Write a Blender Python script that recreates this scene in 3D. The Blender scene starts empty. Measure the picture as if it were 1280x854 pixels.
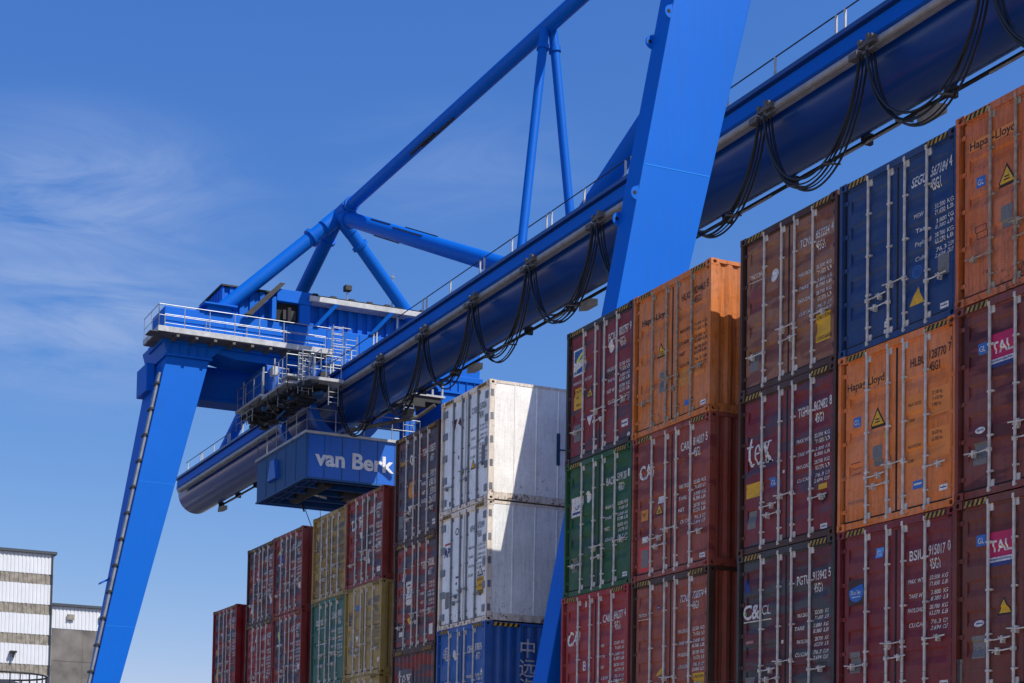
import bpy, bmesh, math, random
from mathutils import Vector, Matrix
random.seed(7)
PI = math.pi
scene = bpy.context.scene
COL = scene.collection

# ------------------------------------------------------------------ camera
# photograph is perspective-corrected: level lens axis with a shifted frame
CAM = Vector((19.693, -17.712, -10.811))
YAW, PITCH, ROLL = 1.2310, 0.0430, 0.0260
FPX, OX, OY = 1872.2, -369.76, 520.28
def set_cam():
    fw = Vector((-math.sin(YAW)*math.cos(PITCH), math.cos(YAW)*math.cos(PITCH), math.sin(PITCH)))
    r = Vector((math.cos(YAW), math.sin(YAW), 0)); u = r.cross(fw)
    r2 = r*math.cos(ROLL)+u*math.sin(ROLL); u2 = -r*math.sin(ROLL)+u*math.cos(ROLL)
    cd = bpy.data.cameras.new('camera'); c = bpy.data.objects.new('camera', cd); COL.objects.link(c)
    m = Matrix((r2, u2, -fw)).transposed().to_4x4(); m.translation = CAM
    c.matrix_world = m
    cd.sensor_fit = 'HORIZONTAL'; cd.sensor_width = 36; cd.lens = FPX/1280*36
    cd.shift_x = -OX/1280; cd.shift_y = OY/1280
    cd.clip_start = .1; cd.clip_end = 6000
    scene.camera = c
set_cam()

# ------------------------------------------------------------------ light
CLOUD_A, CLOUD_B, CLOUD_C = (-0.8989, 0.2132, 0.3829), (-0.9181, 0.2357, 0.3186), (-0.809, 0.4276, 0.4035)
SUN = Vector((1, .43, 1.25)).normalized()
el = math.asin(SUN.z); az = math.atan2(SUN.x, SUN.y)
sd = bpy.data.lights.new('sun', 'SUN'); sd.energy = 4.9; sd.angle = math.radians(.5); sd.color = (1, .94, .85)
so = bpy.data.objects.new('sun', sd); COL.objects.link(so)
so.rotation_euler = SUN.to_track_quat('Z', 'Y').to_euler(); so.location = (40, 20, 60)
w = bpy.data.worlds.new('World'); scene.world = w; w.use_nodes = True
wn = w.node_tree.nodes; wl = w.node_tree.links; wn.clear()
wout = wn.new('ShaderNodeOutputWorld'); bg = wn.new('ShaderNodeBackground'); bg.inputs[1].default_value = .125
sky = wn.new('ShaderNodeTexSky'); sky.sky_type = 'NISHITA'; sky.sun_disc = False
sky.sun_elevation = el; sky.sun_rotation = az; sky.air_density = 1.0; sky.dust_density = .25; sky.ozone_density = 3.2
# the photograph's sky: per-channel response of a deep blue, low-haze day
sp = wn.new('ShaderNodeSeparateColor'); cb = wn.new('ShaderNodeCombineColor'); wl.new(sky.outputs[0], sp.inputs[0])
for k, (x0, ex, y0_) in enumerate(((.063, 1.34, .041), (.136, .88, .174), (.283, .42, .58))):
    a = wn.new('ShaderNodeMath'); a.operation = 'MULTIPLY'; a.inputs[1].default_value = .088/x0; wl.new(sp.outputs[k], a.inputs[0])
    p = wn.new('ShaderNodeMath'); p.operation = 'POWER'; p.inputs[1].default_value = ex; wl.new(a.outputs[0], p.inputs[0])
    m_ = wn.new('ShaderNodeMath'); m_.operation = 'MULTIPLY'; m_.inputs[1].default_value = y0_/.125; wl.new(p.outputs[0], m_.inputs[0])
    wl.new(m_.outputs[0], cb.inputs[k])
# thin cirrus in one part of the sky
tc = wn.new('ShaderNodeTexCoord'); mp = wn.new('ShaderNodeMapping'); mp.inputs['Scale'].default_value = (3.0, 3.0, 13.)
mp.inputs['Rotation'].default_value = (.10, -.16, .2)
nz = wn.new('ShaderNodeTexNoise'); nz.inputs['Scale'].default_value = 2.4; nz.inputs['Detail'].default_value = 8; nz.inputs['Roughness'].default_value = .6
nz.inputs['Distortion'].default_value = .9
rp = wn.new('ShaderNodeMapRange'); rp.inputs[1].default_value = .33; rp.inputs[2].default_value = .68; rp.inputs[4].default_value = .85
wl.new(tc.outputs['Generated'], mp.inputs[0]); wl.new(mp.outputs[0], nz.inputs['Vector']); wl.new(nz.outputs[0], rp.inputs[0])
mpm = wn.new('ShaderNodeMapping'); mpm.inputs['Scale'].default_value = (1, 1, 2.4); wl.new(tc.outputs['Generated'], mpm.inputs[0])
masks = []
for d, r_in, r_out, gain in ((CLOUD_A, .0, .17, .8), (CLOUD_B, .0, .17, 1.0), (CLOUD_C, .0, .12, .3)):
    ds = wn.new('ShaderNodeVectorMath'); ds.operation = 'DISTANCE'; ds.inputs[1].default_value = (d[0], d[1], d[2]*2.4)
    wl.new(mpm.outputs[0], ds.inputs[0])
    mr = wn.new('ShaderNodeMapRange'); mr.interpolation_type = 'SMOOTHSTEP'; mr.inputs[1].default_value = r_in; mr.inputs[2].default_value = r_out
    mr.inputs[3].default_value = gain; mr.inputs[4].default_value = 0; wl.new(ds.outputs['Value'], mr.inputs[0]); masks.append(mr.outputs[0])
ac = masks[0]
for o_ in masks[1:]:
    a = wn.new('ShaderNodeMath'); a.operation = 'MAXIMUM'; wl.new(ac, a.inputs[0]); wl.new(o_, a.inputs[1]); ac = a.outputs[0]
mu = wn.new('ShaderNodeMath'); mu.operation = 'MULTIPLY'; wl.new(rp.outputs[0], mu.inputs[0]); wl.new(ac, mu.inputs[1])
mx = wn.new('ShaderNodeMixRGB'); mx.inputs['Color2'].default_value = (3.1, 4.0, 6.2, 1)
wl.new(mu.outputs[0], mx.inputs[0]); wl.new(cb.outputs[0], mx.inputs[1])
wl.new(mx.outputs[0], bg.inputs[0]); wl.new(bg.outputs[0], wout.inputs[0])
scene.view_settings.view_transform = 'Standard'; scene.view_settings.look = 'None'
scene.view_settings.exposure = 0.0; scene.view_settings.gamma = 1.0; scene.view_settings.use_curve_mapping = False
scene.cycles.max_bounces = 6

# ------------------------------------------------------------------ materials
def srgb(r, g, b):
    f = lambda c: (c/255/12.92) if c/255 <= .04045 else ((c/255+.055)/1.055)**2.4
    return (f(r), f(g), f(b), 1)
MATS = {}
def mat_simple(name, col, rough=.5, metal=0, spec=.5, coat=0, noise=.12, scale=3.0, bump=0, bscale=20):
    if name in MATS: return MATS[name]
    m = bpy.data.materials.new(name); m.use_nodes = True; n = m.node_tree.nodes; l = m.node_tree.links
    b = n['Principled BSDF']; b.inputs['Roughness'].default_value = rough; b.inputs['Metallic'].default_value = metal
    b.inputs['Specular IOR Level'].default_value = spec; b.inputs['Coat Weight'].default_value = coat
    g = n.new('ShaderNodeNewGeometry'); t = n.new('ShaderNodeTexNoise'); t.inputs['Scale'].default_value = scale; t.inputs['Detail'].default_value = 5
    l.new(g.outputs['Position'], t.inputs['Vector'])
    r = n.new('ShaderNodeMapRange'); r.inputs[1].default_value = .3; r.inputs[2].default_value = .7
    r.inputs[3].default_value = 1-noise; r.inputs[4].default_value = 1+noise
    l.new(t.outputs[0], r.inputs[0])
    v = n.new('ShaderNodeVectorMath'); v.operation = 'SCALE'; v.inputs[0].default_value = col[:3]
    l.new(r.outputs[0], v.inputs['Scale']); l.new(v.outputs[0], b.inputs['Base Color'])
    if bump:
        t2 = n.new('ShaderNodeTexNoise'); t2.inputs['Scale'].default_value = bscale; l.new(g.outputs['Position'], t2.inputs['Vector'])
        bp = n.new('ShaderNodeBump'); bp.inputs['Strength'].default_value = bump; bp.inputs['Distance'].default_value = .02
        l.new(t2.outputs[0], bp.inputs['Height']); l.new(bp.outputs[0], b.inputs['Normal'])
    MATS[name] = m; return m

def mat_container(name, col, col2=None, patch=0., dirt=.35, rust=.4, rough=.5):
    """weathered container paint: fading, soot streaks, rust and (patch) repainted areas"""
    if name in MATS: return MATS[name]
    m = bpy.data.materials.new(name); m.use_nodes = True; n = m.node_tree.nodes; l = m.node_tree.links
    b = n['Principled BSDF']; b.inputs['Roughness'].default_value = rough; b.inputs['Specular IOR Level'].default_value = .35
    g = n.new('ShaderNodeNewGeometry'); tcx = n.new('ShaderNodeTexCoord')
    def noise(scale, detail=5, vec=None, rough_=.6, sc3=None, loc=(0, 0, 0)):
        t = n.new('ShaderNodeTexNoise'); t.inputs['Scale'].default_value = scale; t.inputs['Detail'].default_value = detail
        t.inputs['Roughness'].default_value = rough_
        src = g.outputs['Position']
        if sc3:
            mm = n.new('ShaderNodeMapping'); mm.inputs['Scale'].default_value = sc3; mm.inputs['Location'].default_value = loc
            l.new(src, mm.inputs[0]); src = mm.outputs[0]
        l.new(src, t.inputs['Vector']); return t.outputs[0]
    def ramp(s, a, c, hi=1.):
        r = n.new('ShaderNodeMapRange'); r.inputs[1].default_value = a; r.inputs[2].default_value = c
        r.inputs[3].default_value = 0; r.inputs[4].default_value = hi; l.new(s, r.inputs[0]); return r.outputs[0]
    def mix(f, c1, c2):
        x = n.new('ShaderNodeMixRGB')
        l.new(f, x.inputs[0]) if not isinstance(f, float) else setattr(x.inputs[0], 'default_value', f)
        for i, c in ((1, c1), (2, c2)):
            if isinstance(c, tuple): x.inputs[i].default_value = c
            else: l.new(c, x.inputs[i])
        return x.outputs[0]
    base = tuple(col)
    lum = .3*col[0]+.5*col[1]+.2*col[2]
    faded = tuple(min(1, c*.9+lum*.28+.012) for c in col[:3])+(1,)
    c = mix(ramp(noise(1.1, 6), .35, .68), base, faded)
    if col2 and patch:
        c = mix(ramp(noise(1.0, 4, sc3=(.9, .9, 3.6), loc=(3, 7, 1), rough_=.5), .61-patch*.33, .67-patch*.33, .85), c, tuple(col2))
    # horizontal grime / scuffs and vertical run-off streaks
    c = mix(ramp(noise(3.0, 6, sc3=(6, 6, .55)), .47, .8, dirt*1.1), c, (.016, .013, .012, 1))
    c = mix(ramp(noise(9, 5), .52, .8, dirt*.8), c, (.03, .024, .02, 1))
    # rust, heavier near the bottom and top rails
    sp = n.new('ShaderNodeSeparateXYZ'); l.new(tcx.outputs['Object'], sp.inputs[0])
    low = ramp(sp.outputs[2], .75, .0)
    rn = noise(7, 8, rough_=.72)
    ad = n.new('ShaderNodeMath'); ad.operation = 'MULTIPLY_ADD'; ad.inputs[1].default_value = .13; l.new(low, ad.inputs[0]); l.new(rn, ad.inputs[2])
    c = mix(ramp(ad.outputs[0], .73-rust*.12, .80-rust*.1, .9), c, (.085, .03, .014, 1))
    fine = noise(60, 3)
    v = n.new('ShaderNodeVectorMath'); v.operation = 'SCALE'; l.new(c, v.inputs[0])
    rr = n.new('ShaderNodeMapRange'); rr.inputs[1].default_value = .3; rr.inputs[2].default_value = .7; rr.inputs[3].default_value = .87; rr.inputs[4].default_value = 1.13
    l.new(fine, rr.inputs[0]); l.new(rr.outputs[0], v.inputs['Scale']); l.new(v.outputs[0], b.inputs['Base Color'])
    bp = n.new('ShaderNodeBump'); bp.inputs['Strength'].default_value = .35; bp.inputs['Distance'].default_value = .03
    l.new(noise(2.4, 3), bp.inputs['Height']); l.new(bp.outputs[0], b.inputs['Normal'])
    rq = ramp(noise(5, 4), .3, .7, .25); a2 = n.new('ShaderNodeMath'); a2.operation = 'ADD'; a2.inputs[1].default_value = rough-.1
    l.new(rq, a2.inputs[0]); l.new(a2.outputs[0], b.inputs['Roughness'])
    MATS[name] = m; return m

def mat_crane(name, col, rough=.3, coat=.35, dirt=.15, bump=.0):
    if name in MATS: return MATS[name]
    m = bpy.data.materials.new(name); m.use_nodes = True; n = m.node_tree.nodes; l = m.node_tree.links
    b = n['Principled BSDF']; b.inputs['Roughness'].default_value = rough; b.inputs['Coat Weight'].default_value = coat; b.inputs['Specular IOR Level'].default_value = .14 if not coat else .4
    b.inputs['Coat Roughness'].default_value = .12
    g = n.new('ShaderNodeNewGeometry')
    t = n.new('ShaderNodeTexNoise'); t.inputs['Scale'].default_value = .45; t.inputs['Detail'].default_value = 6; l.new(g.outputs['Position'], t.inputs['Vector'])
    r = n.new('ShaderNodeMapRange'); r.inputs[1].default_value = .35; r.inputs[2].default_value = .7; r.inputs[4].default_value = .35; l.new(t.outputs[0], r.inputs[0])
    x = n.new('ShaderNodeMixRGB'); x.inputs[1].default_value = col; x.inputs[2].default_value = tuple(min(1, c*1.14+.002) for c in col[:3])+(1,); l.new(r.outputs[0], x.inputs[0])
    mm = n.new('ShaderNodeMapping'); mm.inputs['Scale'].default_value = (5, 5, .4); l.new(g.outputs['Position'], mm.inputs[0])
    t2 = n.new('ShaderNodeTexNoise'); t2.inputs['Scale'].default_value = 1.6; t2.inputs['Detail'].default_value = 6; l.new(mm.outputs[0], t2.inputs['Vector'])
    r2 = n.new('ShaderNodeMapRange'); r2.inputs[1].default_value = .5; r2.inputs[2].default_value = .85; r2.inputs[4].default_value = dirt; l.new(t2.outputs[0], r2.inputs[0])
    y = n.new('ShaderNodeMixRGB'); y.inputs[2].default_value = (.05, .05, .05, 1); l.new(r2.outputs[0], y.inputs[0]); l.new(x.outputs[0], y.inputs[1])
    l.new(y.outputs[0], b.inputs['Base Color'])
    if bump:
        t3 = n.new('ShaderNodeTexNoise'); t3.inputs['Scale'].default_value = 1.3; t3.inputs['Detail'].default_value = 2; l.new(g.outputs['Position'], t3.inputs['Vector'])
        bp = n.new('ShaderNodeBump'); bp.inputs['Strength'].default_value = bump; bp.inputs['Distance'].default_value = .05
        l.new(t3.outputs[0], bp.inputs['Height']); l.new(bp.outputs[0], b.inputs['Normal'])
    MATS[name] = m; return m

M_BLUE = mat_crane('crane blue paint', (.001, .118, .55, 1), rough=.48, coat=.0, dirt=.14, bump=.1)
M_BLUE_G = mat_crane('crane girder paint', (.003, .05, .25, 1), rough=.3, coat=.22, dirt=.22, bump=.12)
M_GALV = mat_simple('galvanised steel', srgb(150, 155, 160), .45, .35, noise=.2)
M_GALVD = mat_simple('grating underside', srgb(95, 92, 88), .7, .1, noise=.3)
M_DARK = mat_simple('dark machinery', srgb(38, 38, 40), .6, .1, noise=.3)
M_CABLE = mat_simple('cable rubber', srgb(22, 23, 26), .5, 0, noise=.15)
M_BLACK = mat_simple('black rubber and painted shade', srgb(16, 15, 15), .8, noise=.2)
M_ROD = mat_simple('locking rod zinc', srgb(182, 176, 170), .55, .0, noise=.25, scale=9)
M_RODW = mat_simple('locking rod aged', srgb(146, 130, 114), .6, .0, noise=.35, scale=14)
M_WHITE = mat_simple('marking white', srgb(196, 192, 188), .6, noise=.4, scale=22)
M_INK = mat_simple('marking black', srgb(22, 22, 24), .6, noise=.1)
M_INKB = mat_simple('marking navy', srgb(30, 45, 105), .6, noise=.1)
M_YEL = mat_simple('marking yellow', srgb(196, 150, 30), .6, noise=.15, scale=20)
M_STR = mat_simple('stripe yellow dirty', srgb(150, 118, 48), .7, noise=.55, scale=14)
M_YELD = mat_simple('marking faded yellow', srgb(185, 120, 45), .6, noise=.15, scale=20)
M_PLATE = mat_simple('data plate', srgb(112, 108, 104), .5, .3, noise=.3, scale=40)
M_GLB = mat_simple('sticker blue', srgb(35, 95, 170), .5, noise=.1)
M_RED = mat_simple('marking red', srgb(170, 22, 40), .5, noise=.1)
M_CRIM = mat_simple('marking crimson', srgb(170, 12, 75), .5, noise=.12)
M_PEACH = mat_simple('paint patch pale orange', srgb(205, 120, 50), .6, noise=.12)
M_MAROON = mat_simple('marking maroon', srgb(85, 35, 45), .6, noise=.1)
M_TEAL = mat_simple('marking teal', srgb(25, 62, 88), .5, noise=.1)

# ------------------------------------------------------------------ mesh helpers
class MB:
    def __init__(s): s.v = []; s.f = []; s.m = []
    def quad(s, a, b, c, d, mi=0):
        i = len(s.v); s.v += [a, b, c, d]; s.f.append((i, i+1, i+2, i+3)); s.m.append(mi)
    def poly(s, pts, mi=0):
        i = len(s.v); s.v += list(pts); s.f.append(tuple(range(i, i+len(pts)))); s.m.append(mi)
    def box(s, x0, x1, y0, y1, z0, z1, mi=0):
        i = len(s.v)
        s.v += [(x0,y0,z0),(x1,y0,z0),(x1,y1,z0),(x0,y1,z0),(x0,y0,z1),(x1,y0,z1),(x1,y1,z1),(x0,y1,z1)]
        for f in ((0,3,2,1),(4,5,6,7),(0,1,5,4),(1,2,6,5),(2,3,7,6),(3,0,4,7)): s.f.append(tuple(i+k for k in f)); s.m.append(mi)
        return s
    def hexa(s, p, mi=0):   # 8 points ordered like box
        i = len(s.v); s.v += [tuple(q) for q in p]
        for f in ((0,3,2,1),(4,5,6,7),(0,1,5,4),(1,2,6,5),(2,3,7,6),(3,0,4,7)): s.f.append(tuple(i+k for k in f)); s.m.append(mi)
        return s
    def tube(s, a, b, r, n=8, mi=0, r2=None, caps=True):
        a = Vector(a); b = Vector(b); d = (b-a)
        if d.length < 1e-6: return s
        d.normalize(); u = d.orthogonal().normalized(); w_ = d.cross(u); i = len(s.v); r2 = r if r2 is None else r2
        for p, rr in ((a, r), (b, r2)):
            for k in range(n):
                t = 2*PI*k/n; s.v.append(tuple(p+(u*math.cos(t)+w_*math.sin(t))*rr))
        for k in range(n):
            k2 = (k+1) % n; s.f.append((i+k, i+k2, i+n+k2, i+n+k)); s.m.append(mi)
        if caps:
            s.f.append(tuple(i+n-1-k for k in range(n))); s.m.append(mi); s.f.append(tuple(i+n+k for k in range(n))); s.m.append(mi)
        return s
    def path(s, pts, r, n=6, mi=0):
        pts = [Vector(p) for p in pts]; rings = []
        up = None
        for j, p in enumerate(pts):
            d = (pts[min(j+1, len(pts)-1)]-pts[max(j-1, 0)]).normalized()
            if up is None: up = d.orthogonal().normalized()
            up = (up-d*up.dot(d)).normalized(); w_ = d.cross(up)
            i = len(s.v)
            for k in range(n):
                t = 2*PI*k/n; s.v.append(tuple(p+(up*math.cos(t)+w_*math.sin(t))*r))
            rings.append(i)
        for a, b in zip(rings, rings[1:]):
            for k in range(n):
                k2 = (k+1) % n; s.f.append((a+k, a+k2, b+k2, b+k)); s.m.append(mi)
        return s
    def extrude(s, prof, axis, a, b, mi=0, caps=False, closed=False):
        """profile list of 2-D points swept along axis ('x','y','z') from a to b"""
        def P(p, t):
            return {'x': (t, p[0], p[1]), 'y': (p[0], t, p[1]), 'z': (p[0], p[1], t)}[axis]
        i = len(s.v); n = len(prof)
        s.v += [P(p, a) for p in prof]+[P(p, b) for p in prof]
        for k in range(n if closed else n-1):
            k2 = (k+1) % n; s.f.append((i+k, i+k2, i+n+k2, i+n+k)); s.m.append(mi)
        if caps: s.f.append(tuple(range(i, i+n))); s.m.append(mi); s.f.append(tuple(range(i+2*n-1, i+n-1, -1))); s.m.append(mi)
        return s
    def mesh(s, name, nmat=1, smooth=False, recalc=True):
        me = bpy.data.meshes.new(name); me.from_pydata(s.v, [], s.f); me.update()
        me.polygons.foreach_set('material_index', s.m)
        if recalc:
            bm = bmesh.new(); bm.from_mesh(me); bmesh.ops.recalc_face_normals(bm, faces=bm.faces); bm.to_mesh(me); bm.free()
        if smooth:
            me.polygons.foreach_set('use_smooth', [True]*len(me.polygons))
            try: me.set_sharp_from_angle(angle=math.radians(35))
            except Exception: pass
        for _ in range(nmat): me.materials.append(None)
        return me
    def build(s, name, mats, parent=None, smooth=False, recalc=True, bevel=0):
        if not isinstance(mats, (list, tuple)): mats = [mats]
        me = s.mesh(name, len(mats), smooth, recalc)
        for k, m in enumerate(mats): me.materials[k] = m
        return link(name, me, parent, bevel=bevel)
def link(name, me, parent=None, mats=None, bevel=0):
    o = bpy.data.objects.new(name, me); COL.objects.link(o)
    if parent is not None: o.parent = parent
    if mats:
        for k, m in enumerate(mats):
            o.material_slots[k].link = 'OBJECT'; o.material_slots[k].material = m
    if bevel:
        b = o.modifiers.new('bevel', 'BEVEL'); b.width = bevel; b.segments = 2; b.limit_method = 'ANGLE'
    return o
def thing(name, label, cat, loc=(0, 0, 0), group=None):
    o = bpy.data.objects.new(name, None); COL.objects.link(o); o.location = loc; o.empty_display_size = .3
    o['label'] = label; o['category'] = cat
    if group: o['group'] = group
    return o
def tag(o, label, cat, group=None):
    o['label'] = label; o['category'] = cat
    if group: o['group'] = group
    return o

# text outlines, cached: returns (verts2d, faces) with height 1 for capitals
_TC = {}
def text2d(s, bold=0., shear=0.):
    k = (s, bold, shear)
    if k in _TC: return _TC[k]
    cu = bpy.data.curves.new('t', 'FONT'); cu.body = s; cu.size = 1.4; cu.offset = bold; cu.shear = shear; cu.resolution_u = 4
    ob = bpy.data.objects.new('t', cu); COL.objects.link(ob)
    dg = bpy.context.evaluated_depsgraph_get(); me = bpy.data.meshes.new_from_object(ob.evaluated_get(dg))
    vs = [(v.co.x, v.co.y) for v in me.vertices]; fs = [tuple(p.vertices) for p in me.polygons]
    bpy.data.objects.remove(ob); bpy.data.curves.remove(cu); bpy.data.meshes.remove(me)
    _TC[k] = (vs, fs); return _TC[k]

# ------------------------------------------------------------------ setting
def ground_z(x, y):
    if y > -6: return -14.48
    if y < -9: return -12.4
    return -12.4-2.08*(y+9)/3
bm = MB()
ys = [-3000, -400, -120, -40, -14, -9, -6, 0, 14, 60, 200, 800, 3000]; xs = [-3000, -600, -200, -100, -50, -34, -20, 0, 20, 60, 200, 800, 3000]
for i in range(len(xs)-1):
    for j in range(len(ys)-1):
        bm.quad(*[(x, y, ground_z(x, y)) for x, y in ((xs[i], ys[j]), (xs[i+1], ys[j]), (xs[i+1], ys[j+1]), (xs[i], ys[j+1]))], mi=0 if xs[i] >= -34 and ys[j+1] <= 0 else (1 if xs[i] >= -200 and ys[j+1] < 300 else 2))
g = bm.build('ground', [mat_simple('yard concrete', (.50, .44, .35, 1), .9, noise=.2, scale=.4, bump=.3), mat_simple('yard asphalt', (.07, .068, .065, 1), .9, noise=.3, scale=.3), mat_simple('distant ground', (.11, .115, .09, 1), .9, noise=.3, scale=.02)]); g['kind'] = 'structure'
for yy in (-.7, 26.6):
    b = MB(); b.box(-100, 40, yy-.5, yy+.5, -14.476, -14.44); o = b.build('rail_track_bed', mat_simple('track bed', (.12, .11, .1, 1), .9)); o['kind'] = 'structure'

# ------------------------------------------------------------------ container meshes (shared)
CW, CL = 2.438, 12.192
RX = (.609, 1.055, 1.383, 1.829)
_MC = {}
def cached(key, fn):
    if key not in _MC: _MC[key] = fn()
    return _MC[key]
DY, DD, TS, BS = .058, .028, .035, .11      # door skin plane, field depth, upper and lower slopes
def fields(H, kind):
    """(top, bottom) of each pressed field, heights above the container floor plane"""
    if kind == 'three': vs = [(.70+k*.565*(H-.35)/2.546, .21) for k in range(3)]
    elif kind == 'reefer': return []
    else: vs = [(.30+k*.445*(H-.3)/2.596, .25) for k in range(5)]
    return [(H-v, H-v-h) for v, h in vs]
def face_y(z, H, kind='five'):
    """y of the door skin at height z"""
    if kind == 'reefer': return .055
    for t, b_ in fields(H, kind):
        if b_ <= z <= t:
            if t-z < TS: return DY+(t-z)/TS*DD
            if z-b_ < BS: return DY+(z-b_)/BS*DD
            return DY+DD
    return DY
def door_breaks(H, kind='five'):
    out = []
    for t, b_ in fields(H, kind): out += [t, t-TS, b_+BS, b_]
    return out
def door_mesh(H, x0, x1, kind):
    b = MB(); z0, z1 = .15, H-.14
    if kind == 'reefer':
        b.box(x0, x1, .055, .12, z0, z1)
        for xx in (x0+.02, x1-.02): b.box(xx-.012, xx+.012, .05, .06, z0+.01, z1-.01)
        return b.mesh('door')
    m = .085; zs = sorted([z0, z1]+door_breaks(H, kind))
    b.extrude([(face_y(z, H, kind), z) for z in zs], 'x', x0+m, x1-m)
    for xa, xb in ((x0, x0+m), (x1-m, x1)): b.quad((xa, DY, z0), (xb, DY, z0), (xb, DY, z1), (xa, DY, z1))
    for t, b_ in fields(H, kind):
        for xx in (x0+m, x1-m): b.poly([(xx, DY, t), (xx, DY+DD, t-TS), (xx, DY+DD, b_+BS), (xx, DY, b_)])
    b.box(x0, x1, .107, .12, z0, z1)
    for xx in (x0, x1): b.quad((xx, DY, z0), (xx, .12, z0), (xx, .12, z1), (xx, DY, z1))
    for zz in (z0, z1): b.quad((x0, DY, zz), (x1, DY, zz), (x1, .12, zz), (x0, .12, zz))
    return b.mesh('door')
def frame_mesh(H, kind):
    b = MB()
    for sx in (0, 1):
        X = lambda a: a if not sx else CW-a
        def bx(a0, a1, y0, y1, z0, z1): b.box(min(X(a0), X(a1)), max(X(a0), X(a1)), y0, y1, z0, z1)
        bx(.004, .062, .004, .15, .118, H-.118)        # front post, outer leg
        bx(.062, .10, .10, .15, .118, H-.118)          # inner leg, set back
        bx(.004, .12, CL-.12, CL-.004, .118, H-.118)   # rear post
        bx(.004, .064, .16, CL-.16, .004, .16) if kind != 'reefer' else bx(.004, .064, .16, CL-.16, .03, .2)
        bx(.006, .066, .16, CL-.16, H-.075, H-.006)
    b.box(.17, CW-.17, .012, .13, H-.12, H-.008)       # header
    b.box(.17, CW-.17, .045, .13, H-.155, H-.12)
    b.box(.17, CW-.17, .02, .13, .01, .115)            # sill
    b.box(.17, CW-.17, CL-.12, CL-.01, H-.12, H-.01); b.box(.17, CW-.17, CL-.12, CL-.01, .01, .15)
    return b.mesh('frame')
def casting_mesh():
    """corner casting with the oblong holes really cut in; origin at its outer bottom corner (x to the right, y back)"""
    b = MB(); W_, D_, H_ = .162, .178, .118
    def face(o, u, v, W, H, n, cu, cv, ru, rv, dep=.05):
        o, u, v, n = map(Vector, (o, u, v, n)); ring = []; N = 12
        for k in range(N):
            t = 2*PI*k/N; ring.append((cu+ru*math.cos(t), cv+rv*math.sin(t)))
        cor = [(0, 0), (W, 0), (W, H), (0, H)]
        P = lambda q, d=0: tuple(o+u*q[0]+v*q[1]+n*d)
        # four corner fans
        quads = [(0, 1, (N*3)//4-0), ]
        i0 = len(b.v)
        pts = [P(c) for c in cor]+[P(r_) for r_ in ring]+[P(r_, -dep) for r_ in ring]
        b.v += pts
        q4 = N//4
        # ring index 0 = +u, q4 = +v, 2q4 = -u, 3q4 = -v ; corners 2:(+u,+v) 3:(-u,+v) 0 1
        for c, s_ in ((2, 0), (3, q4), (0, 2*q4), (1, 3*q4)):
            for k in range(q4): b.f.append((i0+c, i0+4+(s_+k+1) % N, i0+4+(s_+k) % N)); b.m.append(0)
        for c, c2, s_ in ((2, 3, q4), (3, 0, 2*q4), (0, 1, 3*q4), (1, 2, 0)):
            b.f.append((i0+c, i0+c2, i0+4+s_)); b.m.append(0)
        for k in range(N):
            b.f.append((i0+4+k, i0+4+(k+1) % N, i0+4+N+(k+1) % N, i0+4+N+k)); b.m.append(0)
        b.f.append(tuple(i0+4+N+k for k in range(N))); b.m.append(1)  # hole floor coloured black, standing for the shade inside
    face((0, 0, 0), (1, 0, 0), (0, 0, 1), W_, H_, (0, -1, 0), W_/2, H_/2, .033, .042)
    face((W_, 0, 0), (0, 1, 0), (0, 0, 1), D_, H_, (1, 0, 0), D_/2, H_/2, .042, .032)
    face((0, D_, 0), (0, -1, 0), (0, 0, 1), D_, H_, (-1, 0, 0), D_/2, H_/2, .042, .032)
    b.quad((0, D_, 0), (W_, D_, 0), (W_, D_, H_), (0, D_, H_)); b.quad((0, 0, H_), (W_, 0, H_), (W_, D_, H_), (0, D_, H_)); b.quad((0, 0, 0), (W_, 0, 0), (W_, D_, 0), (0, D_, 0))
    return b.mesh('corner_casting', 2, recalc=False)
def side_mesh(H, right, kind):
    b = MB(); z0, z1 = .16, H-.075
    if kind == 'reefer':
        x = CW-.016 if right else .016
        prof = [(x, .12)]; y = .12
        s = 1 if right else -1
        while y < CL-.7:
            prof += [(x, y+.56), (x+s*.014, y+.568), (x+s*.014, y+.6), (x, y+.605)]; y += .605
        prof.append((x, CL-.12)); b.extrude(prof, 'z', .2, z1)
        return b.mesh('side_wall')
    xo = CW-.012 if right else .012; s = -1 if right else 1
    prof = [(xo, .15)]; y = .2
    while y < CL-.32:
        prof += [(xo, y), (xo+s*.036, y+.068), (xo+s*.036, y+.172-.032), (xo, y+.208)]; y += .278
    prof.append((xo, CL-.12)); b.extrude(prof, 'z', z0, z1)
    return b.mesh('side_wall')
def roof_mesh(H):
    b = MB(); prof = [(.13, H-.03)]; y = .3
    while y < CL-.4:
        prof += [(y, H-.03), (y+.03, H-.012), (y+.12, H-.012), (y+.15, H-.03)]; y += .21
    prof.append((CL-.12, H-.03)); b.extrude(prof, 'x', .06, CW-.06); b.box(.06, CW-.06, .16, CL-.16, .05, .1)
    return b.mesh('roof')
def end_mesh(H):
    b = MB(); b.box(.11, CW-.11, CL-.08, CL-.05, .12, H-.12); return b.mesh('end_wall')
def gasket_mesh(H):
    b = MB(); b.box(.10, CW-.10, .108, .135, .12, H-.13)
    b.box(.105, CW-.105, .05, .107, H-.139, H-.122); b.box(.105, CW-.105, .05, .107, .128, .149); b.box(1.2, 1.238, .056, .107, .15, H-.14)
    for x in (.108, CW-.124): b.box(x, x+.016, .06, .107, .15, H-.14)
    return b.mesh('door_gasket')
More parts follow.
